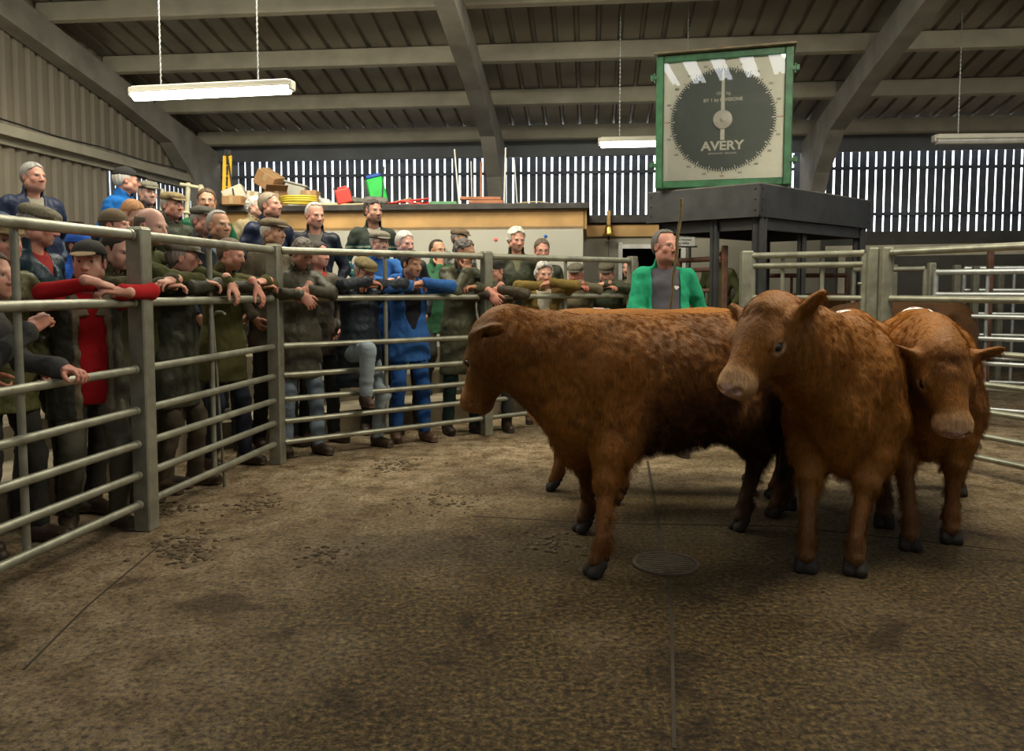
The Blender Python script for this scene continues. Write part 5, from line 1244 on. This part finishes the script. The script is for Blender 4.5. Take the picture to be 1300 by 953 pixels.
    # ---- jacket
    jc = o.get('jacket', ('olive', (.06,.06,.03), 'wax')); jr = o.get('jres', .0125); hem = o.get('hem', .22); th = .03
    zc = min(hip.z-hem, wr[1].z-.1, wr[-1].z-.1)
    F = Field((-.62,-.6,hip.z-hem-.04),(.62,.85,max(neck.z, el[1].z, el[-1].z, wr[1].z, wr[-1].z)+.14), jr)
    def torso(F, th, k=.05):
        F.u(ell(np3(hip+tax*tl*.66+tf*.0),((.150+th)*s+fat*.4,(.112+th)*s+fat*.4,.19*s),Rt),k)
        F.u(ell(np3(hip+tax*tl*.28+tf*(.01+fat*.3)),((.138+th)*s+fat,(.105+th)*s+fat,.20*s),Rt),.08)
        F.u(ell(np3(hip+V3(0,0,.02)),((.150+th)*s+fat*.8,(.108+th)*s+fat*.6,.15*s)),.06)
        for q in (1,-1): F.u(cap(np3(neck-V3(0,0,.035)),np3(sh[q]-V3(q*.015,0,.0)),(.050+th*.5)*s,(.044+th*.75)*s),.05)
        F.u(cap(np3(neck-V3(0,0,.07)),np3(neck+V3(0,.008,-.008)),(.078+th*.5)*s,(.05+th*.4)*s),.05)
    torso(F, th)
    F.u(cap(np3(hip), np3(hip+V3(0,.0,-hem-.1)), .122*s+th*.8+fat*.6, .138*s+th+fat*.6, flat=((1,0,0),1.34)), .06)
    sleeve = not o.get('gilet')
    def arms_(F, th, k=.03):
        for q in (1,-1):
            F.u(cap(np3(sh[q]),np3(el[q]),(.043+th*.85)*s,(.032+th*.75)*s),.035); wq = el[q].lerp(wr[q],.95)
            F.u(cap(np3(el[q]),np3(wq),(.033+th*.75)*s,(.026+th*.65)*s),.025)
            dd = (wr[q]-el[q]).normalized()
            F.u(cap(np3(wq-dd*.012), np3(wq), (.030+th*.8)*s), .006)
    F.i(lambda Pn: (hip.z-hem)-Pn[...,2])
    # collar
    if o.get('collar', True):
        cb = neck+V3(0,.012,.0); 
        F.u(cap(np3(cb), np3(cb+(hc-neck).normalized()*.055), .086*s, .084*s), .015)
        F.c(cap(np3(cb+(hc-neck).normalized()*.03+V3(0,.012,0)), np3(cb+(hc-neck).normalized()*.14+V3(0,.03,0)), .062*s, .070*s), .01)
    op = o.get('open', .0)
    if op or o.get('shirt') is not None:
        vz = o.get('vneck', .16)
        def wedge(Pn):
            q = Pn-np3(neck); z = q@np3(tax); fr = q@np3(tf); x = q[...,0]
            w_ = np.where(z > -vz, np.minimum(.012+(z+vz)*.42, .070+op*.5), -.02 if op < .05 else op)
            return np.maximum(np.maximum(np.abs(x)-w_, .045*s-fr), z-.09)
        def carve(Pn): return -wedge(Pn)
        sl, X = F.sub(F.lo, F.lo+F.res*(F.n+1)); dw = -wedge(X)
        # only cut the outer shell: keep what is deeper than the lining
        F.D = np.maximum(F.D, dw)
    if sleeve: arms_(F, th)
    V, Q = F.mesh()
    if len(V):
        V = relax(V, Q, 1, .4); nn = vnormals(V, Q)
        wv = .009*vnoise(V*np.array([1,1,2.2]),7)+.0065*vnoise(V*np.array([1.9,1,1]),17)+.003*vnoise(V*np.array([1.5,1,1]),36)
        V = V+nn*(wv*o.get('wrinkle',1))[:,None]
        if jc[2] == 'quilt':
            V = V-nn*(.004*np.abs(np.sin((V[:,2]+V[:,0])*42)*np.sin((V[:,2]-V[:,0])*42)<.12))[:,None]
        nmz = 'gilet' if o.get('gilet') else 'jacket'
        cc = np.tile(np.array(jc[1],np.float32),(len(V),1))
        if o.get('plaid'):
            pl = np.array(o['plaid'],np.float32); st_ = (np.sin(V[:,2]*75)>.55)|(np.sin(V[:,0]*75)>.75); cc[st_] = pl
            cc[(np.sin(V[:,2]*75+2.4)>.93)] = (.35,.33,.22)
        if o.get('yoke'): cc[(V-np3(neck))@np3(tax) > -.17] = o['yoke']
        if o.get('trim'):   # pale edging of the open front
            q = V-np3(neck); cc[(np.abs(q[:,0]) < .035+op)&((q@np3(tf)) > .05)] = o['trim']
        link(nmz, quads('jacket', V, Q, cc), attr_mat('cloth_'+jc[2], rough={'wool':.95,'wax':.5,'nylon':.45,'quilt':.5,'fleece':.97,'denim':.9}.get(jc[2],.9), bump=.5, bscale={'wax':38,'nylon':30,'quilt':40}.get(jc[2],190), var=.16, spec=.22), root)
    # ---- shirt or jumper seen in the neck opening and under a gilet
    sc_ = o.get('shirt')
    if sc_ is not None:
        F = Field((-.62,-.6,hip.z-hem*.55-.03),(.62,.85,max(neck.z,el[1].z,el[-1].z)+.16), .0135)
        torso(F, .012)
        F.u(cap(np3(hip),np3(hip+V3(0,0,-hem)), .115*s+fat*.5,.12*s+fat*.5,flat=((1,0,0),1.36)),.06)
        F.i(lambda Pn: (hip.z-hem*.75)-Pn[...,2])
        
        F.u(cap(np3(neck+V3(0,.008,-.01)), np3(neck+(hc-neck).normalized()*.022+V3(0,.008,0)), .072*s,.068*s), .012); hd_ = (hc-neck).normalized()
        F.c(cap(np3(neck+hd_*.03+V3(0,.03,0)), np3(neck+hd_*.16+V3(0,.06,0)), .060*s,.075*s), .01)
        if not sleeve: arms_(F, .022)
        V, Q = F.mesh(); V = relax(V,Q,1,.4); nn = vnormals(V,Q); V = V+nn*(.005*vnoise(V*np.array([1,1,1.8]),11)+.002*vnoise(V,30))[:,None]
        cc = np.tile(np.array(sc_,np.float32),(len(V),1))
        link('jumper' if not sleeve else 'shirt', quads('shirt',V,Q,cc), attr_mat('cloth_fleece', rough=.95, bump=.5, bscale=190, var=.16, spec=.22), root)
    # ---- trousers
    tc = o.get('trousers', (.035,.033,.028)); tr = .015 if o.get('legs', False) else .024
    F = Field((-.45,-.55,.02),(.45,1.0,hip.z+.16), tr)
    F.u(ell(np3(hip),(.152*s+fat*.5,.108*s+fat*.5,.14*s)),.03)
    for q in (1,-1):
        F.u(cap(np3(hipj[q]+V3(0,0,-.02)),np3(knee[q]),.090*s+fat*.25,.066*s),.03); F.u(cap(np3(knee[q]),np3(ank[q]+V3(0,.0,.02)),.068*s,.058*s),.03)
    V, Q = F.mesh(); nn = vnormals(V,Q); V = V+nn*(.006*vnoise(V*np.array([1,1,2.5]),9)+.004*vnoise(V*np.array([1,1,3]),22))[:,None]
    cc = np.tile(np.array(tc,np.float32),(len(V),1))
    if tc[2] > tc[0]*1.4: cc = cc*(1+.35*vnoise(V,6))[:,None]
    link('trousers', quads('trousers',V,Q,np.clip(cc,.003,1)), attr_mat('cloth_denim', rough=.9, bump=.5, bscale=190, var=.16, spec=.22), root)
    bc = o.get('boots', (.045,.028,.018))
    for q in (1,-1):
        a_ = ank[q]; toe = V3(q*.25, 1, 0).normalized(); F = Field(a_-Vector((.3,.3,.12)), a_+Vector((.3,.3,.16)), .0075); gz = a_.z-.085
        F.u(cap(np3(a_+V3(0,-.01,.06)),np3(a_+V3(0,-.01,-.02)),.052,.05),.02); F.u(ell(np3(V3(a_.x,a_.y-.02,gz+.05)),(.045,.055,.05)),.03)
        tp = V3(a_.x,a_.y,gz)+toe*.15; F.u(cap(np3(V3(a_.x,a_.y,gz+.055)),np3(tp+V3(0,0,.036)),.045,.042,),.03)
        F.i(lambda Pn, gz=gz: gz+.003-Pn[...,2]); F.u(cap(np3(V3(a_.x,a_.y-.03,gz+.012)),np3(tp+V3(0,0,.012)),.046,.046,flat=((0,0,1),.26)),.004); F.i(lambda Pn, gz=gz: gz+.001-Pn[...,2])
        V, Q = F.mesh(); link('boot', quads('boot',V,Q), mat('boot_%s' % ('%02x%02x%02x' % tuple(int(c*255) for c in bc)), bc, rough=.5, var=.35, scale=30, bump=.3, bscale=60), root)
    root['_j'] = 0; del root['_j']
    return root, dict(loc=loc, rz=rz, hip=hip, neck=neck, hc=hc, wr=wr, hd=hd, el=el, R=R, c0=c0, P=P, tf=tf, tax=tax, fat=fat, s=s)
# ---------------------------------------------------------------- the crowd
def fd(px): # depth of the ring fence at a pixel column
    return (on_line(P2,uA,px) if px < 353 else on_line(P3,uB,px)).y
G3c = (.30,.29,.27); G2c = (.14,.13,.12); DKH = (.035,.026,.02); BRH = (.09,.055,.03); WHH = (.55,.53,.48)
OL = (.060,.058,.028); WAXG = (.040,.042,.026); BRW = (.075,.058,.036); NAVY = (.014,.020,.045); MUST = (.17,.115,.03)
PK = (.52,.26,.19); TAN = (.44,.24,.15); PALE = (.56,.33,.25)
def lean(px, py, face, label, back=.16, **k):
    """someone leaning on the ring fence"""
    rowA = px < 353; P_, u_, n_ = (P2,uA,nA) if rowA else (P3,uB,nB)
    if rowA: back = max(back, .28)
    # depth so that the head stands `back` behind the rail
    y = fd(px); d = y
    for _ in range(12):
        h = Vector((atx(px,d,1.6),d,0)); off = (h-P_).dot(n_); d += (back-off)*(.8/max(.35,abs(n_.y)+abs(n_.x)*abs(px-650)/1000))
    a = rad(face); f = Vector((math.sin(a),-math.cos(a),0)); off = (h-P_).dot(n_); ry = off/max(.35,-(f.dot(n_)))
    k.setdefault('pose','fold'); ld = k.get('lean',.26); k['rail'] = (ld+min(ry,.42)-.02 if k.pop('rr_',0)==0 else 0, 1.385)
    return person(px, py, d, face, label=label, floor=0.0, **k)
def back(px, py, d, face, label, **k):
    p = Vector((atx(px,d,1.6),d,0)); fz = floorz(p); top = at(px,py,d).z
    k.setdefault('pose','pockets' if False else 'stand'); H = top-fz
    k.setdefault('size', min(1.06,max(.94,H/1.76)))
    if H < 1.55: k.setdefault('lean',.10)
    return person(px, py, d, face, label=label, floor=fz, **k)
# far left
back(42,206,7.0,25,'grey-haired man in a navy blue anorak standing high at the back left against the cladding',look=35,arms='pockets',hair=G3c,jacket=('n',(.022,.032,.07),'nylon'),shirt=(.35,.33,.26),skin=PK,fat=.05,red=.6,jowl=.01)
back(-22,222,6.3,30,'man at the left edge of whom only a blue-grey shoulder shows',arms='pockets',hair=BRH,jacket=('n',(.03,.05,.09),'nylon'),skin=PK)
lean(48,258,55,'older man in pale tweed cap and dark green coat at far left',back=.75,look=75,arms='pockets',pose='stand',hat='flat',hatcol=(.20,.18,.12),hair=G3c,jacket=('g',(.012,.055,.040),'nylon'),yoke=(.012,.03,.045),shirt=(.3,.03,.03),skin=PK,fat=.05,red=.9,nod=12)
lean(4,276,40,'man in a tan cap and olive quilted coat cut by the left edge',back=.55,look=20,arms='pockets',pose='stand',hat='flat',hatcol=(.26,.20,.10),hair=G2c,jacket=('o',(.085,.085,.03),'quilt'),skin=PK,red=.8,hz=0)
lean(-12,318,60,'man in a grey coat at the left edge with one hand on the third rail',back=.14,look=50,arms='world',reach={-1:(at(80,468,fd(80)-.02),(-.3,-.6,-.8),(0,-.4,-1),.55),1:(at(36,420,fd(36)+.12),(.8,-.5,-.8),(0,-.6,-1),.8)},hair=BRH,jacket=('g',(.065,.065,.062),'wool'),shirt=(.10,.09,.045),skin=PK,hand_res=.004)
lean(112,304,14,'young man with red sleeves and dark gilet, chin on folded arms, in a peaked cap',back=.27,look=-14,arms='fist',pose='fold',lean=.28,gilet=True,shirt=(.40,.012,.014),jacket=('k',(.045,.045,.032),'wax'),trim=(.16,.13,.08),open=.07,hat='ball',hatcol=(.035,.033,.028),brim=(.30,.21,.11),hair=DKH,skin=(.56,.32,.24),red=.5,trousers=(.085,.08,.055),legs=True,boots=(.05,.035,.02),hres=.0045,hand_res=.0038,jres=.0105,fat=.025,head=1.04,gaze=-.004,res_=0)
back(101,291,6.1,40,'person in a bright blue hood mostly hidden behind the man with red sleeves',arms='pockets',hat='beanie',hatcol=(.02,.10,.50),jacket=('b',(.02,.09,.42),'fleece'),skin=PK)
# second cluster left
back(146,264,6.3,45,'man in a brown knitted hat behind the left post',look=60,arms='pockets',hat='beanie',hatcol=(.12,.085,.05),hair=BRH,jacket=('d',(.05,.05,.035),'wax'),skin=PK)
lean(150,292,50,'dark-haired man in an olive coat looking down between the red-sleeved man and the thick post',back=.42,look=40,arms='fold',hair=DKH,jacket=('o',OL,'wool'),nod=22,skin=PALE,fat=.0)
back(160,211,7.9,60,'white-haired man in a bright blue fleece with his back half turned, black cap with strap',look=95,arms='pockets',hat='ball',hatcol=(.02,.02,.02),brim=(.02,.02,.02),hair=WHH,jacket=('b',(.012,.12,.40),'fleece'),skin=PK,red=.4)
back(187,228,8.3,25,'pale-faced man in a grey flat cap just right of the blue fleece',look=25,arms='pockets',hat='flat',hatcol=(.17,.16,.12),hair=G3c,jacket=('d',(.045,.045,.035),'wax'),skin=PALE,wide=.95)
back(168,254,7.0,40,'ginger-haired man with his head bowed below the blue fleece',look=50,arms='pockets',hair=(.38,.19,.08),nod=30,jacket=('d',(.06,.05,.04),'wax'),skin=PALE)
lean(192,264,60,'bald man in an olive jumper leaning just right of the thick post',back=.42,look=50,arms='oneover',flip=-1,style='bald',hair=(.15,.11,.08),jacket=('o',(.062,.064,.022),'wool'),skin=(.58,.34,.26),nod=8,fat=.02,size=1.04,trousers=(.10,.08,.05),legs=True,lean=.20)
back(219,242,7.6,30,'red-cheeked man in a brown tweed flat cap in the middle of the left group',look=35,arms='pockets',hat='flat',hatcol=(.20,.15,.07),hair=G3c,jacket=('d',(.04,.045,.03),'wax'),skin=PK,red=.9)
back(262,239,8.0,5,'man with dark brown hair and glasses in a green jacket looking at the viewer',look=0,arms='pockets',hair=BRH,glasses=True,jacket=('g',(.01,.10,.045),'nylon'),skin=TAN)
back(258,260,7.2,30,'man in a dark flat cap and glasses behind the grey-haired man',look=40,arms='pockets',hat='flat',hatcol=(.07,.065,.05),hair=G3c,glasses=True,jacket=('k',(.06,.06,.065),'wax'),skin=PK,red=.7)
back(278,267,6.9,20,'short grey-haired man with light blue collar, left of the tall navy-jacketed man',look=35,arms='pockets',hair=G3c,style='receding',jacket=('n',(.02,.024,.04),'wax'),shirt=(.30,.38,.48),skin=TAN)
back(324,249,9.0,30,'white-haired woman in a tan coat behind the tall man',look=55,arms='pockets',hair=WHH,style='wavy',jacket=('t',(.30,.25,.15),'wool'),skin=PALE,stubble=0,size=.93)
back(343,244,7.9,25,'tall man with greying fair hair in a navy jacket, looking right',look=55,arms='pockets',hair=(.26,.21,.15),jacket=('n',NAVY,'nylon'),skin=PK,nod=-6)
back(347,275,7.15,25,'man in a brown flat cap and brown jacket with white sideburns behind the corner post',look=50,arms='pockets',hat='flat',hatcol=(.13,.10,.06),hair=WHH,jacket=('b',(.11,.09,.06),'wool'),shirt=(.03,.02,.03),skin=TAN,red=.3)
back(400,257,8.1,5,'white-haired man in a navy zip jacket standing in front of the timber fascia',look=25,arms='pockets',hair=(.40,.38,.35),style='receding',jacket=('n',(.014,.018,.03),'nylon'),shirt=(.16,.15,.13),skin=PK,red=.6,nod=8)
back(474,253,8.6,5,'man with dark curly hair and stubble in a teal checked jacket with black collar',look=30,arms='pockets',hair=(.05,.04,.035),style='curly',jacket=('t',(.012,.10,.10),'wool'),plaid=(.02,.03,.03),yoke=(.04,.05,.04),shirt=(.35,.33,.28),skin=(.38,.20,.14),stubble=.55)
# front row, left of the corner
lean(232,304,60,'man in a grey tweed cap and waxed jacket leaning, looking right, checked collar',back=.20,look=85,arms='oneover',flip=-1,hat='flat',hatcol=(.15,.14,.11),hair=(.22,.18,.15),jacket=('w',WAXG,'wax'),shirt=(.35,.35,.38),skin=PK,red=.9,trousers=(.075,.06,.04),legs=True,fat=.03,hem=.34,boots=(.06,.035,.02))
lean(293,303,45,'man with receding brown hair in an olive fleece leaning left of the corner post',back=.22,look=65,arms='fold',style='receding',hair=(.12,.08,.05),jacket=('o',(.068,.066,.022),'wool'),skin=PK,red=.5,nod=14,trousers=(.02,.025,.04),legs=True,hem=.30)
# front row, right of the corner
lean(384,303,25,'man with wavy grey-brown hair in a long waxed jacket, hands hanging over the rail',back=.16,look=35,arms='over',hx=.12,style='wavy',hair=(.13,.11,.09),jacket=('w',(.055,.052,.034),'wax'),skin=(.42,.22,.16),nod=30,trousers=(.20,.26,.33),legs=True,hem=.36,boots=(.055,.035,.02))
lean(404,306,30,'young dark-haired man with pink cheeks behind the wavy-haired man',back=.62,look=50,arms='pockets',pose='stand',hair=DKH,jacket=('k',(.10,.085,.06),'wax'),shirt=(.55,.05,.05),skin=(.58,.30,.24),red=.7,trousers=(.03,.03,.028))
lean(463,326,30,'man in olive cap and navy quilted coat with one boot up on a rail',back=.14,look=30,arms='fold',flip=-1,hat='flat',hatcol=(.17,.13,.055),hair=G3c,jacket=('q',(.018,.024,.032),'quilt'),skin=PK,red=.8,nod=16,trousers=(.28,.34,.38),legs=True,hem=.34,step=(1,.34,.42),fat=.02,glasses=True,boots=(.06,.035,.022))
lean(482,291,15,'man in grey flat cap, glasses and blue jumper behind the navy quilted coat',back=.66,look=25,arms='fold',hat='flat',hatcol=(.19,.17,.13),hair=G3c,glasses=True,jacket=('b',(.03,.12,.36),'wool'),skin=PALE,red=.8,lean=.15)
lean(514,293,15,'white-haired man with a dark jacket left of the blue overalls\' head',back=.74,look=35,arms='pockets',pose='stand',hair=(.50,.48,.44),jacket=('k',(.03,.032,.035),'wax'),skin=(.60,.33,.26),red=.7,nod=10)
lean(523,318,20,'dark-haired man in bright blue overalls leaning with folded arms',back=.14,look=40,arms='fold',hair=(.03,.022,.018),jacket=('b',(.030,.11,.33),'denim'),shirt=(.02,.02,.025),open=.012,vneck=.45,skin=TAN,nod=10,trousers=(.022,.085,.28),legs=True,hem=.20,boots=(.12,.07,.04),stubble=.4)
back(556,304,9.0,30,'balding man with glasses holding his hand before his face, green collar',look=35,arms='chin',pose='stand',style='receding',hair=DKH,glasses=True,jacket=('g',(.03,.10,.05),'wool'),skin=TAN)
lean(590,303,30,'man with thick dark grey hair and olive waxed coat, fist at his chin',back=.16,look=60,arms='chin',flip=1,style='wavy',hair=(.09,.08,.075),jacket=('w',(.062,.062,.035),'wax'),shirt=(.12,.16,.22),skin=TAN,nod=18,trousers=(.012,.03,.025),legs=True,hem=.46,boots=(.03,.02,.015))
back(584,289,9.3,30,'man of whom only a brown flat cap and brow show before the cream wall',look=60,arms='pockets',hat='flat',hatcol=(.12,.085,.05),hair=G2c,jacket=('k',(.10,.10,.10),'wool'),plaid=(.35,.35,.33),skin=TAN)
lean(628,327,0,'man in a brown waxed jacket with clasped hands looking left, right of the fence post',back=.14,look=-35,arms='over',hat='beanie',hatcol=(.04,.035,.03),hair=G2c,jacket=('w',(.060,.048,.032),'wax'),shirt=(.3,.3,.3),skin=PK,red=.8,nod=10,trousers=(.05,.05,.045),legs=True,hem=.3)
back(656,289,8.9,5,'man with bushy white hair and dark green jacket before the cream wall',look=20,arms='pockets',style='wavy',hair=(.58,.55,.47),jacket=('g',(.035,.040,.024),'wax'),shirt=(.14,.14,.075),skin=PK,nod=12,hthick=.018)
back(688,303,9.2,5,'man with short brown hair and glasses right of the white-haired man, blue collar',look=10,arms='pockets',hair=(.11,.08,.06),glasses=True,jacket=('g',(.04,.045,.03),'wax'),shirt=(.05,.10,.20),skin=PK,nod=10)
lean(691,333,10,'man with thick silver hair in a mustard-brown jacket crouching on the rail',back=.14,look=15,arms='fold',lean=.34,style='wavy',hair=(.42,.41,.38),hthick=.018,jacket=('m',MUST,'wool'),shirt=(.55,.50,.40),vneck=.3,open=.01,skin=(.45,.24,.17),nod=6,trousers=(.03,.03,.025),size=1.0)
lean(731,333,0,'red-faced man in a flat cap resting tan sleeves on the rail',back=.3,look=-10,arms='fold',hat='flat',hatcol=(.10,.09,.065),hair=(.4,.36,.3),jacket=('t',(.15,.125,.08),'wool'),skin=(.50,.20,.15),red=.9,nod=8)
lean(770,331,-5,'man in a dark cap and dark green jacket leaning left of the doorway\'s last face',back=.25,look=-5,arms='fold',hat='flat',hatcol=(.085,.075,.05),hair=G2c,jacket=('g',(.045,.055,.030),'wax'),skin=PK,red=.7,nod=18)
lean(800,326,-15,'dark-browed man with brown hair resting on the rail beside the green-coated stockman',back=.30,look=-30,arms='fold',hair=(.18,.13,.09),jacket=('d',(.05,.048,.025),'wax'),skin=(.46,.23,.17),nod=6,stubble=.4)
# stockman in the ring
sm, sj = person(845,293,6.85,8,look=38,pose='stand',arms='stick',flip=1,label='stout stockman in open green coat and dark polo shirt standing in the ring',hair=(.11,.10,.09),style='receding',hthick=.010,jacket=('g',(.020,.30,.155),'wool'),shirt=(.085,.083,.10),open=.10,vneck=.6,skin=(.50,.24,.18),red=.8,jowl=.014,fat=.055,hres=.0045,glasses=True,head=1.06,trousers=(.04,.045,.06),hem=.25,stubble=.3,size=1.10)
# his stick
Rz_ = Matrix.Rotation(sj['rz'],3,'Z'); hp = sj['loc']+Rz_@(sj['wr'][1]+sj['hd'][1].normalized()*.07*sj['s'])
tip = at(866,252,hp.y-.15); dv = (tip-hp).normalized()
b = MB(); npt = 14; pts = []
L0 = (tip-hp).length; base_l = .55
for i in range(npt+1):
    k = -base_l+(L0+base_l)*i/npt; wob = .007*math.sin(i*2.1); pts.append(hp+dv*k+Vector((wob,0,0)))
b.path([p-hp for p in pts], [.010+.004*i/npt+(.003 if i%4 == 2 else 0) for i in range(npt+1)], 10); o = b.build('stock_stick', mat('hazel_wood', (.13,.10,.045), rough=.6, var=.3, scale=20), label='long knobbly wooden stick held upright by the stockman in the green coat', cat='stick'); o.location = hp
# small white emblem on the polo shirt
cp = sj['P']; 
from mathutils.bvhtree import BVHTree
so = [c for c in sm.children if c.name.startswith('shirt')][0]; bv = BVHTree.FromPolygons([v.co[:] for v in so.data.vertices],[p.vertices[:] for p in so.data.polygons])
q0 = sj['neck']-sj['tax']*.17+Vector((-.085,0,0)); hit = bv.ray_cast(q0+sj['tf']*.6, -sj['tf'])
if hit[0]:
    b = MB(); nn = hit[1]; t1 = Vector((0,0,1)).cross(nn).normalized(); t2 = nn.cross(t1); F = []
    for (r0_,off) in ((.021,0),):
        pts = []
        for i in range(18):
            a_ = 2*PI*i/18; r_ = .020*(1+.25*math.sin(3*a_+.6)); pts.append(hit[0]+nn*.004+t1*r_*math.cos(a_)*1.15+t2*r_*math.sin(a_)*.8)
        b.prism(pts, nn*.002)
    b.build('shirt_emblem', mat('emblem_white', (.65,.66,.66), rough=.6), so)
# man beyond the pens
person(912,313,10.9,-20,pose='stand',arms='pockets',label='man in a tan cap and olive coat standing beyond the dark hurdle under the platform',hat='flat',hatcol=(.34,.28,.16),hair=G3c,jacket=('o',(.09,.10,.04),'wool'),skin=PK)
# walking canes held by the two men left of the corner
for px0,py0,px1,py1,lb in ((270,405,276,600,'thin metal walking cane held by the tweed-capped man left of the corner post'),):
    a_ = at(px0,py0,fd(px0)+.12); c_ = Vector((a_.x+.02,a_.y+.1,0.0)); b = MB(); b.tube((0,0,0),c_-a_,.010); b.tube((c_-a_)*.985,(c_-a_),.014); b.path([(0,0,0),(0,0,.03),(.03,0,.05),(.07,0,.05),(.09,0,.03)],.011,8); o = b.build('walking_cane', GALV, label=lb, cat='cane'); o.location = a_
